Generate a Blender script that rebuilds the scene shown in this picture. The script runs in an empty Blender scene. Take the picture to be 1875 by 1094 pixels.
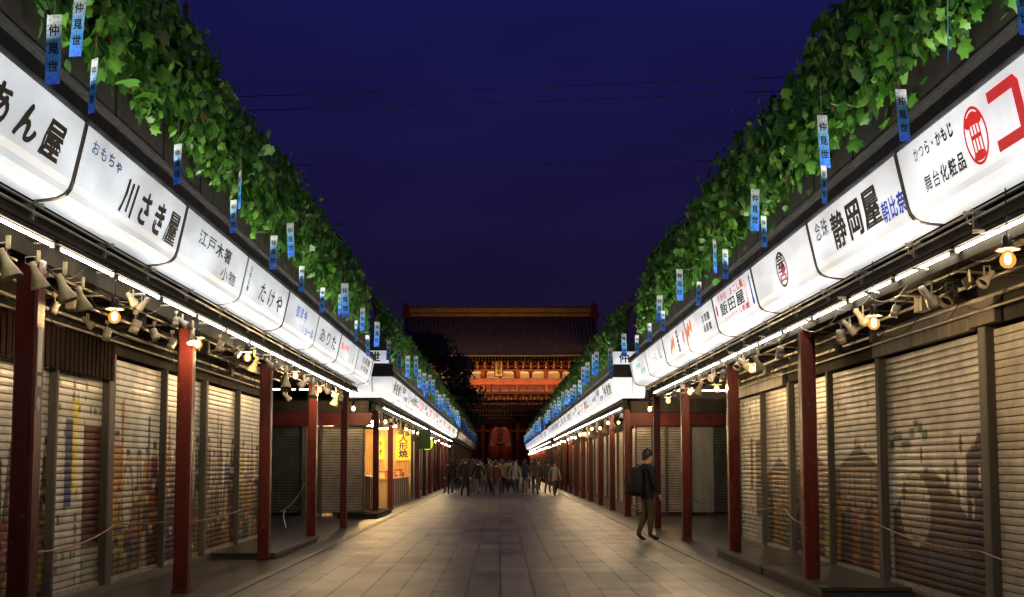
import bpy, math, random
import numpy as np
from mathutils import Vector, Matrix
R = math.radians
rnd = random.Random(7)
S = bpy.context.scene
COL = S.collection

# ------------------------------------------------------------------ camera, sky, exposure
CAM_H = 1.45
PITCH = R(4.4)
F = 2000.0                       # focal length in photograph pixels (1875 wide)
VPX, VPY = 916.0, 852.0          # where the street's lines meet
cd = bpy.data.cameras.new("camera")
cam = bpy.data.objects.new("camera", cd)
COL.objects.link(cam)
cam.location = (0, 0, CAM_H)
cam.rotation_euler = (math.pi / 2 + PITCH, 0, 0)
cd.sensor_fit = 'HORIZONTAL'
cd.sensor_width = 36.0
cd.lens = 36.0 * F / 1875.0
cd.shift_x = (937.5 - VPX) / 1875.0
cd.shift_y = ((VPY - F * math.tan(PITCH)) - 547.0) / 1875.0
cd.clip_start = 0.05
cd.clip_end = 3000
S.camera = cam

S.view_settings.view_transform = 'Standard'
S.view_settings.look = 'None'
S.view_settings.exposure = 0.0
S.view_settings.gamma = 1.0
S.render.engine = 'CYCLES'
S.cycles.use_denoising = True
S.cycles.max_bounces = 6
S.cycles.diffuse_bounces = 3
S.cycles.glossy_bounces = 3
S.cycles.transparent_max_bounces = 8
S.cycles.sample_clamp_indirect = 4.0
S.cycles.caustics_reflective = False
S.cycles.caustics_refractive = False

W = bpy.data.worlds.new("World")
S.world = W
W.use_nodes = True
nt = W.node_tree
bg = nt.nodes['Background']
tc = nt.nodes.new('ShaderNodeTexCoord')
sx = nt.nodes.new('ShaderNodeSeparateXYZ')
rp = nt.nodes.new('ShaderNodeValToRGB')
nt.links.new(tc.outputs['Generated'], sx.inputs[0])
nt.links.new(sx.outputs['Z'], rp.inputs[0])
cn = nt.nodes.new('ShaderNodeTexNoise'); cn.inputs['Scale'].default_value = 5.0; cn.inputs['Detail'].default_value = 5
cm = nt.nodes.new('ShaderNodeMapping'); cm.inputs['Scale'].default_value = (1, 1, 3.0)
nt.links.new(tc.outputs['Generated'], cm.inputs[0]); nt.links.new(cm.outputs[0], cn.inputs['Vector'])
cr_ = nt.nodes.new('ShaderNodeMapRange'); cr_.inputs[1].default_value = .3; cr_.inputs[2].default_value = .7; cr_.inputs[3].default_value = .86; cr_.inputs[4].default_value = 1.14
nt.links.new(cn.outputs['Fac'], cr_.inputs[0])
cx_ = nt.nodes.new('ShaderNodeMix'); cx_.data_type = 'RGBA'; cx_.blend_type = 'MULTIPLY'; cx_.inputs[0].default_value = 1
nt.links.new(rp.outputs[0], cx_.inputs[6]); nt.links.new(cr_.outputs[0], cx_.inputs[7]); nt.links.new(cx_.outputs[2], bg.inputs['Color'])
e = rp.color_ramp.elements
e[0].position = 0.0;  e[0].color = (.0075, .0052, .016, 1)
e[1].position = 0.55; e[1].color = (.0068, .0090, .108, 1)
k = e.new(0.15); k.color = (.0090, .0060, .026, 1)
k = e.new(0.26); k.color = (.0085, .0062, .046, 1)
k = e.new(0.40); k.color = (.0078, .0082, .070, 1)
bg.inputs['Strength'].default_value = 1.0

# ------------------------------------------------------------------ materials
MATS = {}
def principled(name, col=(.5, .5, .5), rough=.5, metal=0., spec=.5, emis=None, estr=0., coat=0.):
    m = bpy.data.materials.new(name); m.use_nodes = True
    b = m.node_tree.nodes['Principled BSDF']
    b.inputs['Base Color'].default_value = (*col, 1)
    b.inputs['Roughness'].default_value = rough
    b.inputs['Metallic'].default_value = metal
    b.inputs['Specular IOR Level'].default_value = spec
    b.inputs['Coat Weight'].default_value = coat
    if emis:
        b.inputs['Emission Color'].default_value = (*emis, 1)
        b.inputs['Emission Strength'].default_value = estr
    MATS[name] = m
    return m

def grime(m, col, amount=.35, scale=3., bump=0., bscale=40., rvar=.12, streak=False):
    """noise over the base colour and roughness of a principled material"""
    t = m.node_tree; N = t.nodes; L = t.links
    b = N['Principled BSDF']
    tcn = N.new('ShaderNodeTexCoord'); mp = N.new('ShaderNodeMapping')
    L.new(tcn.outputs['Object'], mp.inputs[0])
    if streak: mp.inputs['Scale'].default_value = (1.5, 1.5, .25)
    n1 = N.new('ShaderNodeTexNoise'); n1.inputs['Scale'].default_value = scale; n1.inputs['Detail'].default_value = 6; n1.inputs['Roughness'].default_value = .65
    L.new(mp.outputs[0], n1.inputs['Vector'])
    r = N.new('ShaderNodeMapRange'); r.inputs[1].default_value = .3; r.inputs[2].default_value = .7
    r.inputs[3].default_value = 1 - amount; r.inputs[4].default_value = 1 + amount
    L.new(n1.outputs['Fac'], r.inputs[0])
    mx = N.new('ShaderNodeMix'); mx.data_type = 'RGBA'; mx.blend_type = 'MULTIPLY'; mx.inputs[0].default_value = 1
    mx.inputs[6].default_value = (*col, 1)
    L.new(r.outputs[0], mx.inputs[7])
    L.new(mx.outputs[2], b.inputs['Base Color'])
    base = b.inputs['Roughness'].default_value
    r2 = N.new('ShaderNodeMapRange'); r2.inputs[1].default_value = .3; r2.inputs[2].default_value = .7
    r2.inputs[3].default_value = max(.03, base - rvar); r2.inputs[4].default_value = min(1, base + rvar)
    n2 = N.new('ShaderNodeTexNoise'); n2.inputs['Scale'].default_value = scale * 2.7; n2.inputs['Detail'].default_value = 4
    L.new(mp.outputs[0], n2.inputs['Vector']); L.new(n2.outputs['Fac'], r2.inputs[0]); L.new(r2.outputs[0], b.inputs['Roughness'])
    if bump:
        n3 = N.new('ShaderNodeTexNoise'); n3.inputs['Scale'].default_value = bscale; n3.inputs['Detail'].default_value = 5
        L.new(tcn.outputs['Object'], n3.inputs['Vector'])
        bp = N.new('ShaderNodeBump'); bp.inputs['Strength'].default_value = bump; bp.inputs['Distance'].default_value = .01
        L.new(n3.outputs['Fac'], bp.inputs['Height']); L.new(bp.outputs[0], b.inputs['Normal'])
    return m

def M(name, col, rough=.5, metal=0., amount=.3, scale=3., bump=0., bscale=40., spec=.22, streak=False, coat=0.):
    return grime(principled(name, col, rough, metal, spec, coat=coat), col, amount, scale, bump, bscale, streak=streak)

red_paint = M('red_column_paint', (.088, .0150, .0125), .34, amount=.32, scale=2.2, bump=.12, bscale=25, streak=True)
def chips(m, col):
    t = m.node_tree; N = t.nodes; L = t.links; b = N['Principled BSDF']; src = b.inputs['Base Color'].links[0].from_socket
    tcn = N.new('ShaderNodeTexCoord'); n = N.new('ShaderNodeTexNoise'); n.inputs['Scale'].default_value = 16; n.inputs['Detail'].default_value = 8; n.inputs['Roughness'].default_value = .75
    L.new(tcn.outputs['Object'], n.inputs['Vector'])
    r = N.new('ShaderNodeMapRange'); r.inputs[1].default_value = .635; r.inputs[2].default_value = .665; L.new(n.outputs['Fac'], r.inputs[0])
    mx = N.new('ShaderNodeMix'); mx.data_type = 'RGBA'; L.new(r.outputs[0], mx.inputs[0]); L.new(src, mx.inputs[6]); mx.inputs[7].default_value = (*col, 1)
    L.new(mx.outputs[2], b.inputs['Base Color'])
chips(red_paint, (.30, .22, .17))
dark_red = M('dark_red_wood', (.10, .018, .018), .5, amount=.4)
fascia_m = M('fascia_dark_metal', (.011, .0105, .010), .6, 0., spec=.25, amount=.45, scale=1.4, streak=True)
fascia_b = M('fascia_brown_panel', (.014, .012, .010), .5, amount=.4, scale=1.1, streak=True)
soffit_m = M('soffit_sheet', (.026, .023, .019), .85, spec=.04, amount=.4, scale=1.5)
beam_m = M('grey_beam', (.05, .045, .037), .8, spec=.06, amount=.45, scale=2, streak=True)
header_m = M('header_sheet', (.034, .031, .026), .8, spec=.05, amount=.4, scale=1.8, streak=True)
post_m = M('post_sheet', (.10, .097, .086), .6, 0., spec=.08, amount=.4, scale=2, streak=True)
pale_sheet = M('pale_header_sheet', (.11, .10, .085), .5, amount=.45, scale=2.4, streak=True)
steel = M('steel', (.42, .40, .37), .35, .7, amount=.3, scale=6)
rail_m = M('rail_grey', (.30, .28, .24), .4, .4, amount=.4, scale=3)
cream = M('cream_enamel', (.25, .205, .115), .45, amount=.4, scale=9)
white_en = M('white_enamel', (.24, .22, .185), .5, amount=.4, scale=9)
black_pl = M('black_plastic', (.02, .02, .02), .4, amount=.3)
dark_wood = M('dark_wood', (.016, .0085, .006), .85, spec=.04, amount=.5, scale=4, streak=True)
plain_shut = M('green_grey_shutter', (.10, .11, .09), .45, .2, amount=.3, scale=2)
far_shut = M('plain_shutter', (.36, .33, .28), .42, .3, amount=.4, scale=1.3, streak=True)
wall_m = M('plaster_wall', (.13, .12, .10), .7, amount=.4)
roof_m = M('roof_sheet', (.05, .05, .055), .5, .2, amount=.4)
cap_m = M('pale_roof_edge', (.60, .60, .58), .5, amount=.35, scale=3)
stem_m = M('vine_stem', (.10, .07, .03), .7)
rope_m = M('rope', (.35, .22, .16), .8, amount=.4, scale=12)
tag_m = M('paper_tag', (.75, .72, .62), .7, amount=.15)
grey_panel = M('grey_door_panel', (.22, .235, .215), .5, amount=.2, streak=True)
ink = principled('black_ink', (.012, .011, .012), .5)
ink_blue = principled('blue_ink', (.012, .05, .33), .5, emis=(.012, .05, .33), estr=.7)
ink_navy = principled('navy_ink', (.012, .03, .14), .5, emis=(.012, .03, .14), estr=.7)
ink_red = principled('red_ink', (.62, .02, .025), .5, emis=(.62, .02, .025), estr=.7)
ink_crimson = principled('crimson_ink', (.42, .03, .06), .5, emis=(.42, .03, .06), estr=.7)
ink_orange = principled('orange_ink', (.75, .26, .13), .5, emis=(.75, .26, .13), estr=.7)
ink_teal = principled('teal_ink', (.03, .30, .26), .5, emis=(.03, .30, .26), estr=.7)
INK = dict(k=ink, b=ink_blue, n=ink_navy, r=ink_red, c=ink_crimson, o=ink_orange, t=ink_teal)
trim_m = principled('sign_trim', (.045, .042, .04), .35)
groove_m = principled('sign_groove', (.40, .41, .42), .4)

def emit_mat(name, col, strength):
    m = bpy.data.materials.new(name); m.use_nodes = True
    t = m.node_tree; t.nodes.clear()
    o = t.nodes.new('ShaderNodeOutputMaterial'); em = t.nodes.new('ShaderNodeEmission')
    em.inputs[0].default_value = (*col, 1); em.inputs[1].default_value = strength
    t.links.new(em.outputs[0], o.inputs[0])
    MATS[name] = m
    return m
tube_m = emit_mat('tube_light', (1, .91, .75), 37.0)
core_m = emit_mat('bulb_filament', (1, .66, .31), 26000.0)
# the glass of a lit bulb: glowing and see-through
glass_m = bpy.data.materials.new('bulb_glass'); glass_m.use_nodes = True
t = glass_m.node_tree; t.nodes.clear()
o_ = t.nodes.new('ShaderNodeOutputMaterial'); em = t.nodes.new('ShaderNodeEmission'); tr = t.nodes.new('ShaderNodeBsdfTransparent'); mx = t.nodes.new('ShaderNodeMixShader')
em.inputs[0].default_value = (1, .38, .06, 1); em.inputs[1].default_value = 1.25; mx.inputs[0].default_value = .92
t.links.new(tr.outputs[0], mx.inputs[1]); t.links.new(em.outputs[0], mx.inputs[2]); t.links.new(mx.outputs[0], o_.inputs[0])

def sign_mat(name, col, strength):
    """backlit acrylic: lamps inside make it a little uneven"""
    m = principled(name, (.78, .79, .80), .22, spec=.4)
    t = m.node_tree; N = t.nodes; L = t.links; b = N['Principled BSDF']
    tcn = N.new('ShaderNodeTexCoord'); mp = N.new('ShaderNodeMapping'); mp.inputs['Scale'].default_value = (1.2, .9, 2.2)
    n = N.new('ShaderNodeTexNoise'); n.inputs['Scale'].default_value = 1.0; n.inputs['Detail'].default_value = 2
    L.new(tcn.outputs['Object'], mp.inputs[0]); L.new(mp.outputs[0], n.inputs['Vector'])
    oi = N.new('ShaderNodeObjectInfo'); L.new(oi.outputs['Location'], mp.inputs['Location'])
    r = N.new('ShaderNodeMapRange'); r.inputs[1].default_value = .32; r.inputs[2].default_value = .68
    r.inputs[3].default_value = strength * .66; r.inputs[4].default_value = strength * 1.12
    L.new(n.outputs['Fac'], r.inputs[0])
    sz_ = N.new('ShaderNodeSeparateXYZ'); L.new(tcn.outputs['Object'], sz_.inputs[0])
    g1 = N.new('ShaderNodeMath'); g1.operation = 'SUBTRACT'; g1.inputs[1].default_value = -.02; L.new(sz_.outputs['Z'], g1.inputs[0])
    g2 = N.new('ShaderNodeMath'); g2.operation = 'ABSOLUTE'; L.new(g1.outputs[0], g2.inputs[0])
    g3 = N.new('ShaderNodeMapRange'); g3.interpolation_type = 'SMOOTHSTEP'; g3.inputs[1].default_value = .05; g3.inputs[2].default_value = .34; g3.inputs[3].default_value = 1.06; g3.inputs[4].default_value = .80; L.new(g2.outputs[0], g3.inputs[0])
    mp2 = N.new('ShaderNodeMapping'); mp2.inputs['Scale'].default_value = (9, 9, 1.2); L.new(tcn.outputs['Object'], mp2.inputs[0])
    n2 = N.new('ShaderNodeTexNoise'); n2.inputs['Scale'].default_value = 1.6; n2.inputs['Detail'].default_value = 6; L.new(mp2.outputs[0], n2.inputs['Vector'])
    g4 = N.new('ShaderNodeMapRange'); g4.inputs[1].default_value = .3; g4.inputs[2].default_value = .7; g4.inputs[3].default_value = .93; g4.inputs[4].default_value = 1.05; L.new(n2.outputs['Fac'], g4.inputs[0])
    h1 = N.new('ShaderNodeMath'); h1.operation = 'MULTIPLY'; L.new(g3.outputs[0], h1.inputs[0]); L.new(g4.outputs[0], h1.inputs[1])
    h2 = N.new('ShaderNodeMath'); h2.operation = 'MULTIPLY'; L.new(r.outputs[0], h2.inputs[0]); L.new(h1.outputs[0], h2.inputs[1])
    L.new(h2.outputs[0], b.inputs['Emission Strength'])
    b.inputs['Emission Color'].default_value = (*col, 1)
    return m
sign_lit = sign_mat('sign_acrylic_lit', (.88, .95, 1.0), .76)
sign_warm = sign_mat('sign_acrylic_lit_white', (.97, .98, 1.0), .90)
sign_off = M('sign_acrylic_unlit', (.30, .31, .33), .3, amount=.2)

def attr_mat(name, rough, metal=0., sub=0., amount=.25, scale=5., spec=.5, transl=0.):
    m = principled(name, (.5, .5, .5), rough, metal, spec)
    t = m.node_tree; N = t.nodes; L = t.links; b = N['Principled BSDF']
    a = N.new('ShaderNodeAttribute'); a.attribute_name = 'paint'
    tcn = N.new('ShaderNodeTexCoord'); n = N.new('ShaderNodeTexNoise'); n.inputs['Scale'].default_value = scale; n.inputs['Detail'].default_value = 7
    n.inputs['Roughness'].default_value = .7
    L.new(tcn.outputs['Object'], n.inputs['Vector'])
    r = N.new('ShaderNodeMapRange'); r.inputs[1].default_value = .3; r.inputs[2].default_value = .7; r.inputs[3].default_value = 1 - amount; r.inputs[4].default_value = 1 + amount
    L.new(n.outputs['Fac'], r.inputs[0])
    mx = N.new('ShaderNodeMix'); mx.data_type = 'RGBA'; mx.blend_type = 'MULTIPLY'; mx.inputs[0].default_value = 1
    L.new(a.outputs['Color'], mx.inputs[6]); L.new(r.outputs[0], mx.inputs[7]); L.new(mx.outputs[2], b.inputs['Base Color'])
    if transl:
        tl = N.new('ShaderNodeBsdfTranslucent'); ms = N.new('ShaderNodeMixShader'); ms.inputs[0].default_value = transl
        L.new(mx.outputs[2], tl.inputs[0]); L.new(b.outputs[0], ms.inputs[1]); L.new(tl.outputs[0], ms.inputs[2])
        L.new(ms.outputs[0], N['Material Output'].inputs[0])
    return m
shutter_m = attr_mat('painted_shutter', .34, .28, amount=.38, scale=2.5, spec=.09)
leaf_m = attr_mat('vine_leaf', .42, amount=.25, scale=14, transl=.3)
dark_leaf = attr_mat('tree_leaf', .6, amount=.3, scale=2)

# ------------------------------------------------------------------ mesh helpers
class MB:
    def __init__(s): s.v = []; s.f = []; s.m = []; s.c = []
    def add(s, vs, fs, mi=0):
        o = len(s.v); s.v += [tuple(p) for p in vs]; s.f += [tuple(i + o for i in f) for f in fs]; s.m += [mi] * len(fs)
        return s
    def box(s, x0, x1, y0, y1, z0, z1, mi=0):
        x0, x1 = min(x0, x1), max(x0, x1)
        v = [(x0, y0, z0), (x1, y0, z0), (x1, y1, z0), (x0, y1, z0), (x0, y0, z1), (x1, y0, z1), (x1, y1, z1), (x0, y1, z1)]
        return s.add(v, [(0, 3, 2, 1), (4, 5, 6, 7), (0, 1, 5, 4), (1, 2, 6, 5), (2, 3, 7, 6), (3, 0, 4, 7)], mi)
    def bbox(s, x0, x1, y0, y1, z0, z1, b=.01, mi=0):
        """box with its four upright edges chamfered"""
        x0, x1 = min(x0, x1), max(x0, x1)
        ring = [(x0 + b, y0), (x1 - b, y0), (x1, y0 + b), (x1, y1 - b), (x1 - b, y1), (x0 + b, y1), (x0, y1 - b), (x0, y0 + b)]
        v = [(x, y, z0) for x, y in ring] + [(x, y, z1) for x, y in ring]
        f = [(i, (i + 1) % 8, 8 + (i + 1) % 8, 8 + i) for i in range(8)] + [tuple(range(7, -1, -1)), tuple(range(8, 16))]
        return s.add(v, f, mi)
    def tube(s, pts, r, n=8, mi=0, caps=True):
        pts = [Vector(p) for p in pts]; rr = r if isinstance(r, (list, tuple)) else [r] * len(pts)
        rings = []
        for i, p in enumerate(pts):
            d = (pts[min(i + 1, len(pts) - 1)] - pts[max(i - 1, 0)]).normalized()
            a = Vector((0, 0, 1)) if abs(d.z) < .9 else Vector((1, 0, 0))
            u = d.cross(a).normalized(); w = d.cross(u)
            rings.append([p + (u * math.cos(2 * math.pi * j / n) + w * math.sin(2 * math.pi * j / n)) * rr[i] for j in range(n)])
        v = [q for rg in rings for q in rg]; f = []
        for i in range(len(pts) - 1):
            for j in range(n):
                a, b = i * n + j, i * n + (j + 1) % n
                f.append((a, b, b + n, a + n))
        if caps: f += [tuple(range(n - 1, -1, -1)), tuple(range((len(pts) - 1) * n, len(pts) * n))]
        return s.add(v, f, mi)
    def lathe(s, prof, n=16, mat=None, mi=0, cap=False):
        """(r, z) profile turned about the local Z axis"""
        v = []; f = []
        for r, z in prof:
            for j in range(n):
                p = Vector((r * math.cos(2 * math.pi * j / n), r * math.sin(2 * math.pi * j / n), z))
                v.append(mat @ p if mat else p)
        for i in range(len(prof) - 1):
            for j in range(n):
                a, b = i * n + j, i * n + (j + 1) % n
                f.append((a, b, b + n, a + n))
        if cap: f += [tuple(range(n - 1, -1, -1)), tuple(range((len(prof) - 1) * n, len(prof) * n))]
        return s.add(v, f, mi)
    def extrude_y(s, prof, y0, y1, mi=0, close=True):
        """(x, z) outline pushed along Y"""
        n = len(prof)
        v = [(x, y0, z) for x, z in prof] + [(x, y1, z) for x, z in prof]
        f = [(i, (i + 1) % n, n + (i + 1) % n, n + i) for i in range(n if close else n - 1)]
        if close: f += [tuple(range(n - 1, -1, -1)), tuple(range(n, 2 * n))]
        return s.add(v, f, mi)
    def build(s, name, mats, parent=None, smooth=False, colors=None):
        me = bpy.data.meshes.new(name)
        me.from_pydata(s.v, [], s.f)
        ms = mats if isinstance(mats, (list, tuple)) else [mats]
        for m in ms: me.materials.append(m)
        if len(ms) > 1: me.polygons.foreach_set('material_index', s.m)
        if colors is not None:
            at = me.color_attributes.new('paint', 'FLOAT_COLOR', 'POINT')
            at.data.foreach_set('color', np.asarray(colors, dtype=np.float32).ravel())
        if smooth: me.polygons.foreach_set('use_smooth', [True] * len(me.polygons))
        me.update()
        ob = bpy.data.objects.new(name, me); COL.objects.link(ob)
        if parent is not None: ob.parent = parent
        return ob

def fix_normals(ob):
    import bmesh
    bm = bmesh.new(); bm.from_mesh(ob.data); bmesh.ops.recalc_face_normals(bm, faces=bm.faces); bm.to_mesh(ob.data); bm.free()
    return ob
def tag(o, label=None, cat=None, group=None, kind=None):
    if label: o['label'] = label
    if cat: o['category'] = cat
    if group: o['group'] = group
    if kind: o['kind'] = kind
    return o
def thing(name, loc, label, cat, group=None, rz=0):
    o = bpy.data.objects.new(name, None); COL.objects.link(o)
    o.location = loc; o.rotation_euler = (0, 0, rz); o.empty_display_size = .1
    return tag(o, label, cat, group)
def dup(root, loc, rz=None, label=None, group=None, scale=None):
    def cp(o, parent):
        c = o.copy(); COL.objects.link(c); c.parent = parent
        for ch in kids.get(o.name, []): cp(ch, c)
        return c
    kids = {}
    stack = [root]
    while stack:
        o = stack.pop()
        kids[o.name] = [c for c in o.children]
        stack += kids[o.name]
    r = cp(root, None); r.location = loc
    if rz is not None: r.rotation_euler = (0, 0, rz)
    if label: r['label'] = label
    if group: r['group'] = group
    if scale is not None: r.scale = scale
    return r
ORD = ['first', 'second', 'third', 'fourth', 'fifth', 'sixth', 'seventh', 'eighth', 'ninth', 'tenth', 'eleventh', 'twelfth', 'thirteenth', 'fourteenth', 'fifteenth', 'sixteenth', 'seventeenth', 'eighteenth', 'nineteenth', 'twentieth']

# point on the street from a photograph column: lateral distance x (signed) and height z -> Y
def y_at(px, x, z):
    return (F * abs(x) / abs(px - VPX) - (z - CAM_H) * math.sin(PITCH)) / math.cos(PITCH)

# ------------------------------------------------------------------ lettering
_gl = {}
def glyph(ch, bold):
    k = ch
    if k in _gl: return _gl[k]
    cu = bpy.data.curves.new('glyph', 'FONT'); cu.body = ch; cu.size = 1.0; cu.resolution_u = 3
    ob = bpy.data.objects.new('glyph', cu); COL.objects.link(ob)
    dg = bpy.context.evaluated_depsgraph_get(); dg.update()
    me = bpy.data.meshes.new_from_object(ob.evaluated_get(dg))
    v = np.array([p.co[:2] for p in me.vertices]) if len(me.vertices) else np.zeros((0, 2))
    f = [tuple(p.vertices) for p in me.polygons]
    bpy.data.objects.remove(ob); bpy.data.curves.remove(cu); bpy.data.meshes.remove(me)
    if len(v):
        c = (v.max(0) + v.min(0)) / 2
        # keep the full-width em box for kanji so small marks stay small
        v = v - np.array([.5, .36]) if (v[:, 0].max() - v[:, 0].min()) < .98 and v[:, 0].max() <= 1.1 else v - c
    _gl[k] = (v, f)
    return _gl[k]
def put_text(mb, mapf, chars, uc, vc, w, h, adv, bold=.012, slant=0., vertical=False, mi=0, nrm=(0, -1, 0)):
    """chars laid out from (uc, vc) = centre of the whole row; mapf(u, v) -> 3-D point (v upward)"""
    n = len(chars)
    for i, ch in enumerate(chars):
        if ch == ' ': continue
        v, f = glyph(ch, bold)
        if not len(v): continue
        o = (i - (n - 1) / 2) * adv
        cu, cv = (uc, vc - o) if vertical else (uc + o, vc)
        # heavier strokes: the outline again, nudged sideways and a hair farther out
        bold = max(bold, .011) * 1.25
        sh = [(-.5, -.3, 0), (.5, -.3, .0004), (0, .6, .0008)] if bold < .019 else [(-1, -.6, 0), (1, -.6, .0004), (-.6, .8, .0008), (.6, .8, .0012)]
        for a_, b_, c_ in sh:
            wb = .018 if slant else .0
            q_ = [mapf(cu + (p[0] + wb * math.sin(9 * p[1] + 2 * i)) * w * (.86 if slant else 1) + p[1] * h * slant + a_ * bold * w * (1.25 + .6 * math.sin(7 * p[1] + i) if slant else 1), cv + p[1] * h + b_ * bold * h) for p in v]
            if c_ and nrm: q_ = [(x_ + nrm[0] * c_, y_ + nrm[1] * c_, z_ + nrm[2] * c_) for x_, y_, z_ in q_]
            mb.add(q_, f, mi)

# ------------------------------------------------------------------ ground
def coord_brick(name, bw, bh, col1, col2, mortar, rough, msize=.006, rot=True, bump=.25, stain=.3, rv=.13, speck=.3, sp=.22):
    m = principled(name, col1, rough, spec=sp)
    t = m.node_tree; N = t.nodes; L = t.links; b = N['Principled BSDF']
    tcn = N.new('ShaderNodeTexCoord'); mp = N.new('ShaderNodeMapping')
    L.new(tcn.outputs['Object'], mp.inputs[0])
    if rot: mp.inputs['Rotation'].default_value = (0, 0, math.pi / 2)
    br = N.new('ShaderNodeTexBrick'); L.new(mp.outputs[0], br.inputs['Vector'])
    br.inputs['Scale'].default_value = 1; br.inputs['Brick Width'].default_value = bw; br.inputs['Row Height'].default_value = bh
    br.inputs['Mortar Size'].default_value = msize; br.inputs['Mortar Smooth'].default_value = .2; br.inputs['Bias'].default_value = 0
    br.inputs['Color1'].default_value = (*col1, 1); br.inputs['Color2'].default_value = (*col2, 1); br.inputs['Mortar'].default_value = (*mortar, 1)
    n = N.new('ShaderNodeTexNoise'); n.inputs['Scale'].default_value = .8; n.inputs['Detail'].default_value = 8; n.inputs['Roughness'].default_value = .7
    L.new(tcn.outputs['Object'], n.inputs['Vector'])
    n2 = N.new('ShaderNodeTexNoise'); n2.inputs['Scale'].default_value = 45; n2.inputs['Detail'].default_value = 6; n2.inputs['Roughness'].default_value = .75
    L.new(tcn.outputs['Object'], n2.inputs['Vector'])
    r = N.new('ShaderNodeMapRange'); r.inputs[1].default_value = .3; r.inputs[2].default_value = .7; r.inputs[3].default_value = 1 - stain; r.inputs[4].default_value = 1 + stain
    L.new(n.outputs['Fac'], r.inputs[0])
    r3 = N.new('ShaderNodeMapRange'); r3.inputs[1].default_value = .25; r3.inputs[2].default_value = .75; r3.inputs[3].default_value = 1 - speck; r3.inputs[4].default_value = 1 + speck
    L.new(n2.outputs['Fac'], r3.inputs[0])
    mm = N.new('ShaderNodeMath'); mm.operation = 'MULTIPLY'; L.new(r.outputs[0], mm.inputs[0]); L.new(r3.outputs[0], mm.inputs[1])
    mx = N.new('ShaderNodeMix'); mx.data_type = 'RGBA'; mx.blend_type = 'MULTIPLY'; mx.inputs[0].default_value = 1
    L.new(br.outputs['Color'], mx.inputs[6]); L.new(mm.outputs[0], mx.inputs[7]); L.new(mx.outputs[2], b.inputs['Base Color'])
    r2 = N.new('ShaderNodeMapRange'); r2.inputs[1].default_value = .3; r2.inputs[2].default_value = .7; r2.inputs[3].default_value = rough - rv; r2.inputs[4].default_value = rough + rv
    L.new(n.outputs['Fac'], r2.inputs[0]); L.new(r2.outputs[0], b.inputs['Roughness'])
    iv = N.new('ShaderNodeMath'); iv.operation = 'MULTIPLY_ADD'; iv.inputs[1].default_value = -.25; L.new(br.outputs['Fac'], iv.inputs[0])
    n2m = N.new('ShaderNodeMath'); n2m.operation = 'MULTIPLY'; n2m.inputs[1].default_value = .35; L.new(n2.outputs['Fac'], n2m.inputs[0]); L.new(n2m.outputs[0], iv.inputs[2])
    bp = N.new('ShaderNodeBump'); bp.inputs['Strength'].default_value = bump; bp.inputs['Distance'].default_value = .01
    L.new(iv.outputs[0], bp.inputs['Height']); L.new(bp.outputs[0], b.inputs['Normal'])
    return m
paving_m = coord_brick('street_slabs', 1.85, .385, (.100, .096, .089), (.050, .0485, .046), (.006, .0055, .005), .46, msize=.017, stain=.45, bump=.4, speck=.6)
tile_m = coord_brick('arcade_tiles', .62, .62, (.062, .058, .052), (.046, .044, .039), (.014, .012, .011), .32, msize=.006, rot=False, bump=.06, stain=.18, rv=.05)
kerb_m = coord_brick('kerb_stone', .9, .5, (.115, .108, .095), (.09, .084, .074), (.05, .045, .04), .5, rot=True)
asphalt = M('asphalt', (.045, .044, .043), .7, amount=.3, scale=.5, bump=.3, bscale=30)

def sheet(name, x0, x1, y0, y1, z, m):
    return tag(MB().add([(x0, y0, z), (x1, y0, z), (x1, y1, z), (x0, y1, z)], [(0, 1, 2, 3)]).build(name, m), kind='structure')
sheet('ground', -900, 900, -900, 900, -.02, asphalt)
sheet('street', -3.0, 3.0, -8, 150, 0, paving_m)
for s in (-1, 1):
    a, b_ = sorted((s * 3.14, s * 16))
    sheet('pavement', a, b_, -8, 140, 0.004, tile_m)
    a, b_ = sorted((s * 3.0, s * 3.14))
    tag(MB().box(a, b_, -8, 140, -.015, .012).build('kerb', kerb_m), kind='structure')

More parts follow.
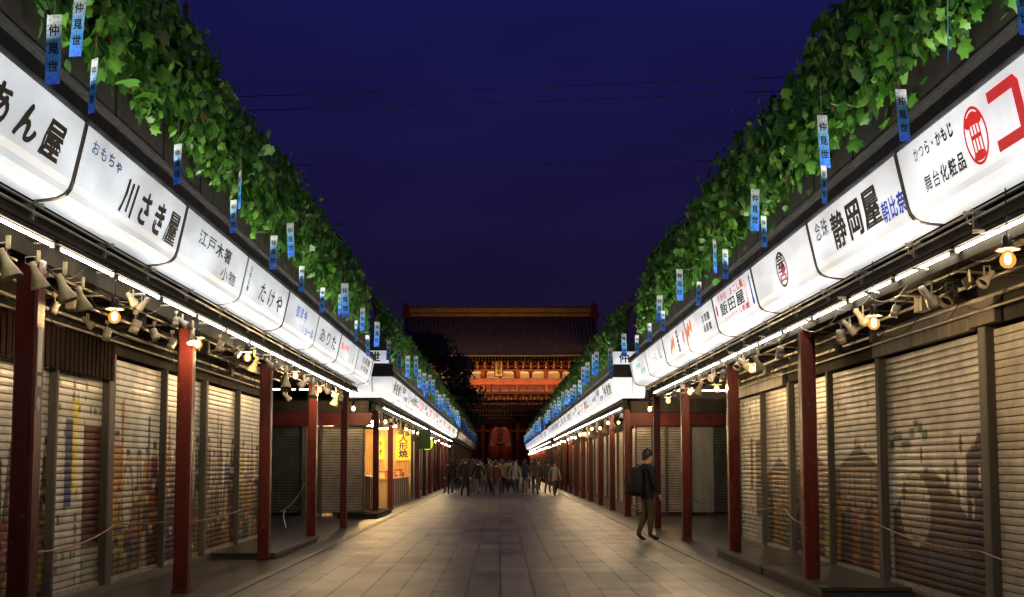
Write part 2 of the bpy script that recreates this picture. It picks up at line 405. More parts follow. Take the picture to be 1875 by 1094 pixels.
# ------------------------------------------------------------------ shutters with faded murals
RAW = np.array([.48, .475, .44])
def ell(U, V, cu, cv, ru, rv): return ((U - cu) / ru) ** 2 + ((V - cv) / rv) ** 2 < 1
def mural(kind, U, V, seed, w, h):
    """faded wall-painting: U, V in metres on the shutter, V up; returns base colours"""
    g = random.Random(seed)
    C = np.tile(RAW, (U.shape[0], 1)).astype(float)
    def paint(mask, col, a=.8):
        C[mask] = C[mask] * (1 - a) + np.array(col) * a
    pal = [(.09, .014, .016), (.20, .030, .022), (.022, .034, .12), (.020, .085, .065), (.42, .20, .025), (.065, .025, .065), (.04, .04, .035), (.22, .11, .03), (.012, .018, .05), (.12, .12, .10), (.34, .28, .03)]
    if kind == 'crowd':            # rows of robed festival figures with drawn outlines
        line = (.018, .014, .014)
        for row in range(3):
            base = h * (.56 - row * .22); x = g.uniform(-.1, .1)
            while x < w + .15:
                bw = g.uniform(.13, .24); top = base + g.uniform(-.12, .18); lean = g.uniform(-.12, .12)
                col = g.choice(pal); trim = g.choice([(.40, .36, .28), (.30, .15, .03), (.03, .035, .10), (.16, .03, .03)])
                ax = x + lean * (top - V)
                half = bw * (.55 + .5 * np.clip((top - V) / .9, 0, 1) ** .8)
                rng_ = (V < top) & (V > base - h * .45)
                paint((np.abs(U - ax) < half + .016) & (V < top + .016) & rng_, line, .9)
                body = (np.abs(U - ax) < half) & rng_
                paint(body, col, .96)
                pt_ = g.random()
                if pt_ < .3: paint(body & (np.sin((U - ax) * 95) > .55), trim, .75)
                elif pt_ < .55: paint(body & (np.sin((U - ax) * 70) * np.sin(V * 70) > .45), trim, .8)
                elif pt_ < .75: paint(body & (np.abs(((V - top) % .17) - .08) < .022), trim, .75)
                paint(body & (np.abs(U - ax) < .018 + .06 * np.clip((top - V), 0, .3)) & (V > top - .24), trim, .85)     # collar
                paint(body & (np.abs(V - (top - .36)) < .04), trim, .9)                                              # sash
                paint(ell(U, V, x, top + .065, .082, .108), line, .9); paint(ell(U, V, x, top + .06, .070, .095), (.46, .33, .22), .95)
                paint(ell(U, V, x, top + .135, .080, .050), (.02, .018, .018), .95)
                paint(ell(U, V, x - .025, top + .07, .010, .008) | ell(U, V, x + .025, top + .07, .010, .008) | ell(U, V, x, top + .02, .018, .006), line, .8)
                x += g.uniform(.27, .44)
        for q in range(2):
            px_ = g.uniform(.2, w - .2); t_ = h * g.uniform(.66, .82)
            paint((np.abs(U - px_) < .05) & (V > h * .40) & (V < t_), g.choice([(.44, .40, .03), (.02, .03, .11), (.40, .18, .03)]), .9)
            paint((np.abs(U - px_) < .03) & (np.abs(((V - t_) % .14) - .07) < .035) & (V > h * .45) & (V < t_ - .05), line, .8)
        if g.random() < .7:
            cx = g.uniform(.5, w - .5)
            paint(ell(U, V, cx, h * .36, .185, .40), line, .9); paint(ell(U, V, cx, h * .36, .165, .38), (.52, .46, .37), .95)
            for q in range(3): paint(ell(U, V, cx, h * (.31 + .06 * q), .11, .022) & ~ell(U, V, cx, h * (.305 + .06 * q), .10, .018), (.06, .035, .03), .9)
            paint(ell(U, V, cx + .28, h * .22, .17, .30), line, .8); paint(ell(U, V, cx + .28, h * .22, .15, .28), (.15, .035, .06), .9)
            for q in range(4): paint(ell(U, V, cx + .28, h * .22, .13 - .03 * q, .25 - .06 * q) & ~ell(U, V, cx + .28, h * .22, .12 - .03 * q, .24 - .06 * q), (.42, .32, .28), .8)
    elif kind == 'letters':        # tall stripes like columns of writing, soft
        for q in range(int(w / .16)):
            x = .12 + q * .16 + g.uniform(-.03, .03)
            for r_ in range(int(h / .13)):
                if g.random() < .42:
                    y = .15 + r_ * .13
                    paint(ell(U, V, x + g.uniform(-.02, .02), y, g.uniform(.03, .055), g.uniform(.03, .06)), (.04, .038, .036), g.uniform(.6, .9))
        x = w * g.uniform(.3, .5)
        paint((np.abs(U - x) < .09) & (V > h * .35) & (V < h * .70), (.02, .028, .12), .95)
        paint((np.abs(U - x - .17) < .06) & (V > h * .40) & (V < h * .78), (.62, .52, .02), .95)
        paint((U > w * .62) & (V < h * .68) & (V > h * .18), (.075, .016, .018), .95)
        paint((U > w * .62) & (V < h * .18), (.16, .17, .13), .6)
    elif kind == 'robes':          # a wide seated robe, a pale round fan, pine tufts and pale falling petals
        line = (.03, .022, .022)
        def shape(mask_of, col, a=.95, o=.014):
            paint(mask_of(o), line, .9); paint(mask_of(0), col, a)
        hill = lambda o: (V < h * (.36 + .13 * np.sin(U * 1.9 + seed * .7)) + o) & (U > w * .05)
        shape(hill, (.085, .062, .062), .9)
        shape(lambda o: ell(U, V, w * .30, h * .33, .44 + o, .40 + o), (.36, .33, .27), .95)
        for q in range(13):
            a = R(4 + q * 14)
            dx_, dy_ = U - w * .30, V - h * .22
            paint(ell(U, V, w * .30, h * .33, .43, .39) & (np.abs(dx_ * math.sin(a) - dy_ * math.cos(a)) < .008) & (dx_ * math.cos(a) + dy_ * math.sin(a) > .12), (.14, .10, .09), .8)
        for rr in (.22, .32): paint(ell(U, V, w * .30, h * .33, rr + .01, rr) & ~ell(U, V, w * .30, h * .33, rr - .005, rr - .015), (.14, .10, .09), .75)
        shape(lambda o: ell(U, V, w * .62, h * .13, .60 + o, .28 + o), (.075, .07, .085), .95)
        for q in range(9): paint(ell(U, V, w * .62, h * .13, .58, .27) & (np.abs(U - w * .62 - .13 * (q - 4) - .08 * np.sin(V * 9)) < .010), (.16, .15, .16), .7)
        shape(lambda o: (U > w * .80 - o) & (V < h * (.66 - .2 * (w - U)) + o) & (V > h * .20), (.060, .042, .075), .95)
        for q in range(5): shape(lambda o: ell(U, V, w * (.72 + .062 * q), h * (.47 - .055 * (q % 3)), .035 + o, .13 + o), (.44, .42, .37), .95, .008)
        for q in range(9):
            cu_, cv_ = w * (.06 + .045 * q), h * (.60 + .035 * math.sin(q * 1.3) + .008 * q)
            paint(ell(U, V, cu_, cv_, .085, .055), (.02, .12, .05), .85)
            for z_ in range(5): paint((np.abs((U - cu_) * math.cos(z_) - (V - cv_) * math.sin(z_)) < .006) & ell(U, V, cu_, cv_, .10, .07), (.012, .05, .025), .8)
        for q in range(9):
            cu_, cv_ = g.uniform(.15, w - .15), h * g.uniform(.34, .60)
            shape(lambda o: ell(U, V, cu_, cv_, g.choice((.03, .05)) + o, .085 + o), (.13, .045, .04), .9, .008)
    elif kind == 'scene':          # eaves, lattice and small figures in ochre, brown and grey
        line = (.03, .024, .02)
        paint(V < h * .10 + .04 * np.sin(U * 4), (.09, .075, .055), .9)
        top = h * (.52 + .03 * math.sin(seed))
        roof = (V < top + .16 - .35 * np.abs(U - w * .5)) & (V > top - .14)
        paint(roof, (.065, .055, .052), .92); paint(roof & (np.sin(U * 62) > .55), line, .75)
        paint((np.abs(V - (top - .15)) < .025), (.30, .15, .045), .9)
        wall = (V < top - .17) & (V > h * .10)
        paint(wall, (.15, .10, .065), .8); paint(wall & (np.sin(U * 30 + seed) > .78), line, .85); paint(wall & (np.abs(V - h * .30) < .02), (.34, .18, .05), .9)
        for q in range(int(w / .24)):
            cu_ = .12 + q * .24 + g.uniform(-.05, .05); tp = h * g.uniform(.25, .36); col = g.choice(pal)
            m_ = lambda o: (np.abs(U - cu_) < (.07 + .05 * np.clip((tp - V) / .5, 0, 1)) + o) & (V < tp + o) & (V > h * .03)
            paint(m_(.012), line, .9); paint(m_(0), col, .95); paint(m_(0) & (np.sin(V * 55 + q) > .5), g.choice(pal), .6)
            paint(ell(U, V, cu_, tp + .05, .055, .07), (.38, .28, .19), .9); paint(ell(U, V, cu_, tp + .10, .06, .04), line, .9)
        for q in range(6): paint(ell(U, V, g.uniform(.1, w - .1), h * g.uniform(.58, .82), g.uniform(.02, .05), g.uniform(.03, .09)), (.10, .06, .05), .7)
    return np.clip(C, .01, .8)

def shutter_mesh(w, h, kind=None, seed=0, fine=True, base=(.40, .37, .32)):
    """slatted roller curtain in its own plane: local Y 0..w, Z 0..h, slats bulging towards -X"""
    p = .075; ns = int(h / p)
    prof = [(0, 0), (.009, .011), (.040, .0135), (.071, .011)] if fine else [(0, 0), (.018, .014), (.060, .014)]
    zs = []; ds = []
    for i in range(ns):
        for z, d in prof: zs.append(i * p + z); ds.append(d)
    zs.append(ns * p); ds.append(0)
    nc = max(2, int(w / .017)) if fine and kind else 2
    if fine and kind: prof = [(0, 0), (.008, .011), (.022, .0128), (.040, .0135), (.057, .0128), (.071, .011)]
    ys = np.linspace(0, w, nc)
    zs = np.array(zs); ds = np.array(ds)
    Y, Z = np.meshgrid(ys, zs); D = np.tile(ds[:, None], (1, nc))
    v = np.stack([-D.ravel(), Y.ravel(), Z.ravel()], 1)
    A = (np.arange(len(zs) - 1)[:, None] * nc + np.arange(nc - 1)[None]).ravel()
    f = np.stack([A, A + nc, A + nc + 1, A + 1], 1)
    mb = MB(); mb.v = v.tolist(); mb.f = f.tolist(); mb.m = [0] * len(f)
    if kind:
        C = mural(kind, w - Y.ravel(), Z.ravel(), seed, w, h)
        dk = np.where(ds == 0, .12, np.where(ds < .0115, .72, 1.0)); C *= np.tile(dk[:, None], (1, nc)).reshape(-1, 1)       # groove rows painted much darker, slat edges a little
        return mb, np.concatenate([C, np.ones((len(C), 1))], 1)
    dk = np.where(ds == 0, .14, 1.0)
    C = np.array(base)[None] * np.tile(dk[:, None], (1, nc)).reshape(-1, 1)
    return mb, np.concatenate([C, np.ones((len(C), 1))], 1)
_sh = {}
def add_shutter(parent, s, x, y0, y1, z0, h, kind=None, seed=0, m=None, facing=None, fine=True):
    """s: street side (slats bulge to the street); facing='y' turns it to face the camera end of the street"""
    w = y1 - y0
    key = (round(w, 2), round(h, 2), kind, seed, fine, m.name if m else '')
    if key in _sh: me = _sh[key]
    else:
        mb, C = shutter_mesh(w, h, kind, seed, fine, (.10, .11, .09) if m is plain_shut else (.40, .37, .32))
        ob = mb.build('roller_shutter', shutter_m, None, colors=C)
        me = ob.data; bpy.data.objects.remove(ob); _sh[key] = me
    ob = bpy.data.objects.new('roller_shutter', me); COL.objects.link(ob); ob.parent = parent
    if fine:
        kr = ('rail', round(w, 2))
        if kr not in _sh:
            q = MB().bbox(-.030, .004, .004, w - .004, 0, .055, .006); r_ = q.build('bottom_rail', rail_m); l_ = MB().bbox(-.036, -.0302, w * .5 - .05, w * .5 + .05, .008, .046, .006).build('lock', steel)
            _sh[kr] = (r_.data, l_.data); bpy.data.objects.remove(r_); bpy.data.objects.remove(l_)
        r_ = bpy.data.objects.new('bottom_rail', _sh[kr][0]); COL.objects.link(r_); r_.parent = ob
        if kind: l_ = bpy.data.objects.new('lock', _sh[kr][1]); COL.objects.link(l_); l_.parent = ob
    px, py, _ = parent.location
    if facing == 'y':
        # local -X -> world -Y ; local Y -> world +X
        ob.rotation_euler = (0, 0, R(90)) if True else (0, 0, 0)
        ob.location = (max(x + w, x) - px if False else x + w - px, y0 - py, z0)
        # rotate +90: local X->Y, local Y->-X ; -X -> -Y (towards the camera)
    elif s > 0: ob.location = (x - px, y0 - py, z0)
    else:
        ob.rotation_euler = (0, 0, R(180)); ob.location = (-x - px, y1 - py, z0)
    return ob

# ------------------------------------------------------------------ shop rows
def xo(s): return 0.0 if s < 0 else .15
def sx_(s, prof): return [(s * x, z) for x, z in prof]

def shop_row(s, y0, y1, wy0, wy1, columns, label, detail=True, height=0):
    """one continuous single-storey row of shops: eaves y0..y1, shop fronts wy0..wy1"""
    o = xo(s)
    b = thing('shop_row', (s * 5.0, wy0, 0), label, 'building', 'rows of shops along the street')
    def P(mb, name, m, sm=False):
        mb.v = [(x - s * 5.0, y - wy0, z) for x, y, z in mb.v]
        return fix_normals(mb.build(name, m, b, sm))
    # fascia above the signs: stepped dark metal
    mb = MB(); mb.extrude_y(sx_(s, [(2.955 + o, 3.93), (2.955 + o, 4.035), (3.17 + o, 4.04), (3.19 + o, 4.26), (3.15 + o, 4.265), (3.15 + o, 4.30), (3.40 + o, 4.31), (3.40 + o, 3.93)]), y0, y1)
    P(mb, 'fascia', fascia_m)
    mb = MB(); y = y0 + .05; i = 0
    while y < y1 - .1:
        w = min(1.27, y1 - .05 - y); mb.box(s * (3.21 + o), s * (3.25 + o), y, y + w - .03, 4.312, 4.78); y += 1.29
    P(mb, 'fascia_panel', fascia_b)
    # roof behind the vines
    mb = MB(); mb.extrude_y(sx_(s, [(3.26 + o, 4.313), (3.26 + o, 4.80), (6.8, 6.3), (10.3, 4.9), (10.3, 4.4), (4.7, 4.3)]), y0 + .05, y1 - .05)
    P(mb, 'roof', roof_m)
    # eaves underside and the steel that carries signs and lamps
    mb = MB(); mb.extrude_y(sx_(s, [(3.38 + o, 3.40), (3.38 + o, 3.44), (4.72, 3.30), (4.72, 3.26)]), y0 + .02, y1 - .02)
    if detail:
        y = y0 + .05
        while y < min(y1 - .1, y0 + 60):
            mb.extrude_y(sx_(s, [(3.40 + o, 3.383), (3.40 + o, 3.397), (4.70, 3.262), (4.70, 3.248)]), y, y + .035); y += .11
    P(mb, 'soffit', soffit_m)
    mb = MB()
    mb.box(s * 3.555, s * 3.685, y0 + .25, y1 - .25, 3.02, 3.20)          # beam on the columns
    mb.box(s * (3.40 + o), s * (3.47 + o), y0 + .02, y1 - .02, 3.22, 3.30)    # angle at the back of the signs
    P(mb, 'beam', soffit_m)
    mb = MB()
    for (xx, zz, r) in ((3.37 + o, 3.27, .014), (3.42 + o, 3.235, .011), (3.345 + o, 3.315, .010), (3.95, 3.12, .013)):
        mb.tube([(s * xx, y0 + .1, zz), (s * xx, y1 - .1, zz)], r, 6)
    P(mb, 'conduit', rail_m, True)
    mb = MB(); mb.box(s * (3.350 + o), s * (3.385 + o), y0 + .1, y1 - .1, 3.172, 3.20)
    P(mb, 'lamp_rail', beam_m)
    if detail:
        # hooked brackets, one after another
        mb = MB(); X0 = s * (3.34 + o)
        mb.box(s * (3.29 + o) - X0, s * (3.46 + o) - X0, 0, .03, 3.305, 3.33); mb.box(s * (3.36 + o) - X0, s * (3.385 + o) - X0, 0, .03, 3.20, 3.305)
        c = Vector((s * (3.34 + o) - X0, .015, 3.268)); mb.tube([c + Vector((.028 * math.cos(a), 0, .034 * math.sin(a))) for a in [i * math.pi / 6 for i in range(2, 12)]], .005, 5)
        mb.tube([(s * (3.30 + o) - X0, -.10, 3.318), (s * (3.46 + o) - X0, .14, 3.30)], .008, 5)
        pb = mb.build('bracket', rail_m, b); pb.location = (X0 - s * 5.0, y0 + .4 - wy0, 0)
        y = y0 + .4 + 1.28
        while y < y1 - .3:
            c = pb.copy(); COL.objects.link(c); c.parent = b; c.location = (X0 - s * 5.0, y + rnd.uniform(-.2, .2) - wy0, 0); y += 1.28
        mb = MB(); g = random.Random(int(y0 * 7 + s))
        yy = y0 + .5
        for xx, zz, r in ((3.78, 3.10, .016), (4.12, 3.02, .019), (4.30, 3.08, .010)):
            mb.tube([(s * xx, y0 + .2, zz), (s * xx, min(y1 - .2, wy1), zz)], r, 6)
        while yy < min(y1, wy1) - .3:
            z_ = 3.07 + g.uniform(-.05, .05); mb.tube([(s * 3.42, yy, z_ + .04), (s * 4.56, yy + g.uniform(-.12, .12), z_ - .02)], g.choice((.010, .013, .017)), 6); yy += g.uniform(.8, 1.5)
        P(mb, 'pipework', rail_m, True)
        mb = MB(); yy = y0 + .3
        while yy < min(y1, wy1) - 1.5:      # slack cables looped from hook to hook
            for xx, zz in ((3.56, 3.08), (3.90, 3.04), (4.36, 2.98)):
                L_ = g.uniform(.7, 1.4); sag = g.uniform(.05, .16); x1_ = xx + g.uniform(-.15, .15)
                mb.tube([(s * (xx + (x1_ - xx) * q / 7), yy + L_ * q / 7, zz - sag * 4 * (q / 7) * (1 - q / 7)) for q in range(8)], .0055, 5)
            yy += 1.0
        P(mb, 'cable', black_pl, True)
        yy = y0 + 1.0
        while yy < min(y1, wy1) - .3:
            q = MB(); w_ = g.uniform(.05, .12); x_ = s * g.choice((3.85, 4.0, 4.25, 4.42)) - s * 5; q.bbox(x_ - .05, x_ + .05, yy - w_ - wy0, yy + w_ - wy0, 2.90, 3.06, .012); q.build('junction_box', g.choice((pale_sheet, beam_m, post_m)), b); yy += g.uniform(1.3, 2.8)
    # wall, header and shutters' box
    mb = MB(); mb.box(s * 4.78, s * 10, wy0 + .15, wy1 - .05, 0, 4.30)
    P(mb, 'wall', wall_m)
    mb = MB(); mb.bbox(s * 4.52, s * 4.775, wy0 + .02, wy1 - .02, 2.74, 3.24, .012)
    P(mb, 'header', header_m)
    if detail:
        mb = MB(); mb.tube([(s * 4.44, wy0 + .1, 2.98), (s * 4.44, wy1 - .1, 2.98)], .022, 8); mb.tube([(s * 4.40, wy0 + .1, 2.86), (s * 4.40, wy1 - .1, 2.86)], .012, 8)
        P(mb, 'awning_roller', rail_m, True)
    mb = MB(); mb.box(s * 4.48, s * 4.775, wy0 + .02, wy1 - .02, 0.005, .085)
    P(mb, 'sill', kerb_m)
    for y in columns:
        c = MB(); c.bbox(s * 3.62 - .085, s * 3.62 + .085, y - .085, y + .085, 0.005, 3.03, .018); c.v = [(x - s * 5.0, yy - wy0, z) for x, yy, z in c.v]
        cc = c.build('column', red_paint, b)
        p_ = MB(); p_.bbox(s * 3.62 - .10 - s * 5, s * 3.62 + .10 - s * 5, y - .10 - wy0, y + .10 - wy0, .004, .05, .02); p_.build('base_plate', dark_red, cc)
        if s < 0 and abs(y - 8.35) < .1:
            X_ = -3.62 + .0865 + 5.0
            for (ya, yb, za, zb) in ((-.045, .03, 2.16, 2.50), (-.04, .035, 2.05, 2.13)): MB().box(X_ - .001, X_ + .001, y + ya - wy0, y + yb - wy0, za, zb).build('sticker', tag_m, cc)
            MB().add([(X_ + .001, y - wy0 - .005 + .035 * math.cos(q * .3927), 1.92 + .055 * math.sin(q * .3927)) for q in range(16)], [tuple(range(16))]).build('sticker', tag_m, cc)
    return b
def post(b, s, y, w=.10, m=None):
    px, py, _ = b.location
    mb = MB().bbox(s * 4.50 - px, s * 4.66 - px, y - w / 2 - py, y + w / 2 - py, .085, 2.74, .01)
    return mb.build('shutter_post', m or post_m, b)

# ---- near left row
B1L = shop_row(-1, -4.0, 25.9, -4.0, 20.95, [-.1, 4.12, 8.35, 12.56, 16.88, 21.1], 'nearest row of shops on the left, closed behind red columns')
for (a, c, kind, sd) in ((-.1, 2.05, 'crowd', 1), (2.05, 4.2, 'scene', 2), (4.2, 6.3, 'crowd', 3), (6.3, 8.45, 'letters', 4), (8.45, 11.1, 'crowd', 5), (11.1, 12.62, 'letters', 6), (12.72, 14.75, 'crowd', 11), (14.75, 16.72, 'crowd', 8), (16.82, 18.9, 'crowd', 12), (18.9, 20.9, 'crowd', 14)):
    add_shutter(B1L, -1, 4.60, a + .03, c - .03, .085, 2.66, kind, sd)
for y, w in ((4.2, .10), (8.45, .10), (11.1, .05), (12.67, .20), (14.75, .05), (16.77, .12), (18.9, .05), (20.92, .08), (2.05, .05), (6.3, .05), (-.1, .1)):
    post(B1L, -1, y, w)
# dark slatted pelmet over the shop nearest on the left
mb = MB()
for i in range(34):
    y = 8.5 + i * .122; mb.box(-4.50, -4.47, y, y + .095, 2.42, 2.86)
mb.v = [(x + 5.0, y + 4.0, z) for x, y, z in mb.v]; mb.build('pelmet', dark_wood, B1L)
# ---- near right row
B1R = shop_row(1, -4.0, 26.4, -4.0, 20.95, [4.3, 12.85, 17.0, 21.35], 'nearest row of shops on the right, with worn brown murals on shutters')
for (a, c, kind, sd) in ((-2, .3, 'scene', 21), (.3, 2.6, 'robes', 22), (2.6, 5.0, 'scene', 23), (5.0, 7.6, 'robes', 24), (7.6, 10.15, None, 25), (10.2, 13.0, 'robes', 26), (13.05, 15.05, 'scene', 27), (15.05, 17.05, 'scene', 28), (17.1, 18.9, 'scene', 29), (18.9, 20.9, 'letters', 30)):
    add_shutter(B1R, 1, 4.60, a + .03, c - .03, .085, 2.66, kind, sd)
for y, w in ((10.17, .16), (13.02, .13), (15.05, .06), (17.08, .14), (18.9, .05), (20.92, .08), (7.6, .06), (5.0, .1), (2.6, .1), (.3, .1)):
    post(B1R, 1, y, w)
px, py, _ = B1R.location
for ya, yb, za, zb in ((10.3, 12.98, 2.72, 3.02), (17.15, 20.85, 2.70, 2.92), (9.75, 10.28, 2.74, 3.0)):
    MB().bbox(4.44 - px, 4.515 - px, ya - py, yb - py, za, zb, .01).build('header_cover', pale_sheet, B1R)
# dark posts that carry the eaves over the alley
for b, s, y in ((B1L, -1, 25.4), (B1R, 1, 25.3)):
    px, py, _ = b.location
    MB().bbox(s * 3.62 - .075 - px, s * 3.62 + .075 - px, y - .075 - py, y + .075 - py, .005, 3.03, .012).build('post', dark_red, b)

# ---- second rows beyond the alley, shop fronts closer to the street, ends turned to the camera
def second_row(s, y0, y1, wy0, wy1, cols, label):
    b = shop_row(s, y0, y1, wy0, wy1, cols, label, detail=False)
    return b
c2 = [31.2 + 4.2 * i for i in range(11)]
B2L = second_row(-1, 30.9, 77, 31.4, 76, [31.9, 36.1] + [48 + 4.2 * i for i in range(7)], 'second row of shops on the left, its corner shop open and lit')
B2R = second_row(1, 31.2, 73, 31.6, 72, c2[:10], 'second row of shops on the right, closed beyond the alley')
B3L = second_row(-1, 80, 134, 80.5, 133, [81 + 4.2 * i for i in range(13)], 'unlit far row of shops on the left before the gate')
B3R = second_row(1, 76, 136, 76.5, 135, [77 + 4.2 * i for i in range(14)], 'small far row of shops on the right before the gate')
for b, s, ya, yb in ((B2L, -1, 46.0, 75.8), (B2R, 1, 31.8, 71.8), (B3L, -1, 80.7, 132.5), (B3R, 1, 76.7, 134.5)):
    y = ya; i = 0
    while y < yb - 1:
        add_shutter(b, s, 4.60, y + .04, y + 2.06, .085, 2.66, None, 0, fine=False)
        post(b, s, y, .09); y += 2.1
# ends of the second rows facing the alley: shutters, beam, pale band under the end signs
def alley_end(b, s, y, spec):
    px, py, _ = b.location
    mb = MB()
    a, c = sorted((s * 3.75, s * 10.0)); mb.box(a - px, c - px, y - .30 - py, y - .02 - py, 2.96, 3.28); mb.build('end_fascia', beam_m, b)
    mb = MB(); a, c = sorted((s * 3.70, s * 10.0)); mb.box(a - px, c - px, y - .22 - py, y - .06 - py, 2.58, 2.95); mb.build('end_beam', dark_red, b)
    a, c = sorted((s * 3.9, s * 4.79)); 
    MB().box(a - px, c - px, y + .03 - py, y + .14 - py, 0.005, 2.96).build('end_wall', wall_m, b)
    for (xa, xb, m) in spec:
        xa, xb = sorted((s * xa, s * xb))
        if m == 'panel':
            MB().box(xa - px, xb - px, y - .04 - py, y + .02 - py, .10, 2.56).build('door_panel', grey_panel, b)
        elif m == 'post':
            MB().bbox(xa - px, xb - px, y - .10 - py, y + .01 - py, .02, 2.575, .01).build('shutter_post', post_m, b)
        else:
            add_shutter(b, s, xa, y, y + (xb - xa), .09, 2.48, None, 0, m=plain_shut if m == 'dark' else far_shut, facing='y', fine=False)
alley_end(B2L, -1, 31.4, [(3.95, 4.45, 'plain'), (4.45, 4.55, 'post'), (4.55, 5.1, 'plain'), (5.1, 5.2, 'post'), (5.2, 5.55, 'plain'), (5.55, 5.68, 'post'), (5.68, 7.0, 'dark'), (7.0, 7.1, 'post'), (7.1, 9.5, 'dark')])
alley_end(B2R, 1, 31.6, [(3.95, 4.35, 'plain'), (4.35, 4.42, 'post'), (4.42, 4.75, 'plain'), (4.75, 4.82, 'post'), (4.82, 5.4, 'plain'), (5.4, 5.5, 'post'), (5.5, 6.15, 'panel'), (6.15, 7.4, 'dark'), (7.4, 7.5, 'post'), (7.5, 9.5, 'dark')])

# ------------------------------------------------------------------ signs
def sign_profile(o):
    # face leans back downward and rolls under
    P = [(3.0 + o, 3.92), (3.028 + o, 3.78), (3.062 + o, 3.62), (3.09 + o, 3.49), (3.108 + o, 3.44), (3.14 + o, 3.40), (3.19 + o, 3.374), (3.26 + o, 3.36), (3.36 + o, 3.352)]
    return P
FACE0, FACE1 = (3.0, 3.92), (3.09, 3.49)
def face_map(s, ya, yb):
    """(u along reading direction from the panel's start, v metres below the top) -> point 4 mm off the face, local to (s*3.1, mid, 3.6)"""
    o = xo(s); ym = (ya + yb) / 2; Lf = math.hypot(.09, .43)
    nx, nz = -.43 / Lf, -.09 / Lf
    def f(u, v):
        t_ = -v / Lf
        x = FACE0[0] + o + t_ * .09 + nx * .006; z = FACE0[1] - t_ * .43 + nz * .006
        y = (ya + u) if s < 0 else (yb - u)
        return (s * x - s * 3.1, y - ym, z - 3.6)
    return f
def make_sign(s, ya, yb, label, m, items=(), trim='far', group='lit shop signs under the eaves', simple=False):
    o = xo(s); ym = (ya + yb) / 2
    root = thing('shop_sign', (s * 3.1, ym, 3.6), label, 'sign', group)
    P = sign_profile(o)
    g = .012
    ys = [(ya + g, .022), (ya + g + .012, .006), (ya + g + .04, 0), (yb - g - .04, 0), (yb - g - .012, .006), (yb - g, .022)] if not simple else [(ya + g, 0), (yb - g, 0)]
    v = []; n = len(P)
    for y, ins in ys:
        for x, z in P: v.append((s * (x + ins * .8) - s * 3.1, y - ym, z + (ins * .5 if z < 3.42 else 0) - 3.6))
    f = []
    for i in range(len(ys) - 1):
        for j in range(n - 1):
            a = i * n + j; f.append((a, a + 1, a + n + 1, a + n))
    # closed back
    k = len(v); v += [(s * (3.36 + o) - s * 3.1, ys[0][0] - ym, 3.92 - 3.6), (s * (3.36 + o) - s * 3.1, ys[-1][0] - ym, 3.92 - 3.6)]
    f += [(0, k, k + 1, (len(ys) - 1) * n), (n - 1, n * len(ys) - 1, k + 1, k), tuple(list(range(0, n)) + [k]), tuple(list(range((len(ys) - 1) * n, len(ys) * n)) + [k + 1])]
    mb = MB().add(v, f); fix_normals(mb.build('panel', m, root, smooth=False))
    if trim:
        mb = MB(); w = .022 if trim == 'thick' else .012
        yy = yb if s < 0 or True else ya
        Q = [(x - .007, z - (.007 if z < 3.45 else 0)) for x, z in P]
        Q2 = [(x + .03, z + (.03 if z < 3.45 else 0)) for x, z in P]
        n2 = len(Q); vv = []
        for y in (yy - w, yy + w):
            for x, z in Q + Q2[::-1]: vv.append((s * x - s * 3.1, y - ym, z - 3.6))
        # x values already include the side offset
        m2 = 2 * n2
        ff = [(i, (i + 1) % m2, m2 + (i + 1) % m2, m2 + i) for i in range(m2)]
        for i in range(n2 - 1): ff += [(i, i + 1, m2 - 2 - i, m2 - 1 - i), (m2 + i, m2 + m2 - 1 - i, m2 + m2 - 2 - i, m2 + i + 1)]
        mb.add(vv, ff); fix_normals(mb.build('trim', trim_m if trim == 'thick' or trim == 'far' else groove_m, root))
    if items:
        groups = {}
        fm = face_map(s, ya, yb); L_ = yb - ya
        for it in items:
            kind, chars, u0, u1, vc, h, colr = it[:7]
            bold = it[7] if len(it) > 7 else .012
            slant = it[8] if len(it) > 8 else 0
            mbx = groups.setdefault((colr, len(groups)), MB())
            if kind == 'h':
                n_ = len(chars); adv = (u1 - u0) * L_ / n_
                put_text(mbx, fm, chars, (u0 + u1) / 2 * L_, -vc, adv * .92, h, adv, bold, slant, nrm=(-s, 0, -.2))
            elif kind == 'v':          # column: u0 centre, vc top, u1 = bottom, h = glyph width
                n_ = len(chars); adv = (u1 - vc) / n_
                put_text(mbx, fm, chars, u0 * L_, -(vc + u1) / 2, h, adv * .95, adv, bold, 0, True, nrm=(-s, 0, -.2))
            elif kind == 'poly':       # chars = list of outlines in (u fraction, v metres)
                for out in chars: mbx.add([fm(u * L_, -v_) for u, v_ in out], [tuple(range(len(out)))])
            elif kind == 'quad':
                for out in chars: mbx.add([fm(u * L_, -v_) for u, v_ in out], [tuple(range(i, i + 4)) for i in range(0, len(out), 4)])
        for (colr, _k), mbx in groups.items():
            mbx.build('lettering', INK[colr], root)
    return root
def ring(cu, cv, ru, rv, th, n=28, ar=1.0):
    q = []
    for i in range(n):
        a, b2 = 2 * math.pi * i / n, 2 * math.pi * (i + 1) / n
        q += [(cu + ru * math.cos(a), cv + rv * math.sin(a)), (cu + ru * math.cos(b2), cv + rv * math.sin(b2)),
              (cu + (ru - th * ar) * math.cos(b2), cv + (rv - th) * math.sin(b2)), (cu + (ru - th * ar) * math.cos(a), cv + (rv - th) * math.sin(a))]
    return q
def disc(cu, cv, ru, rv, n=24): return [(cu + ru * math.cos(2 * math.pi * i / n), cv + rv * math.sin(2 * math.pi * i / n)) for i in range(n)]

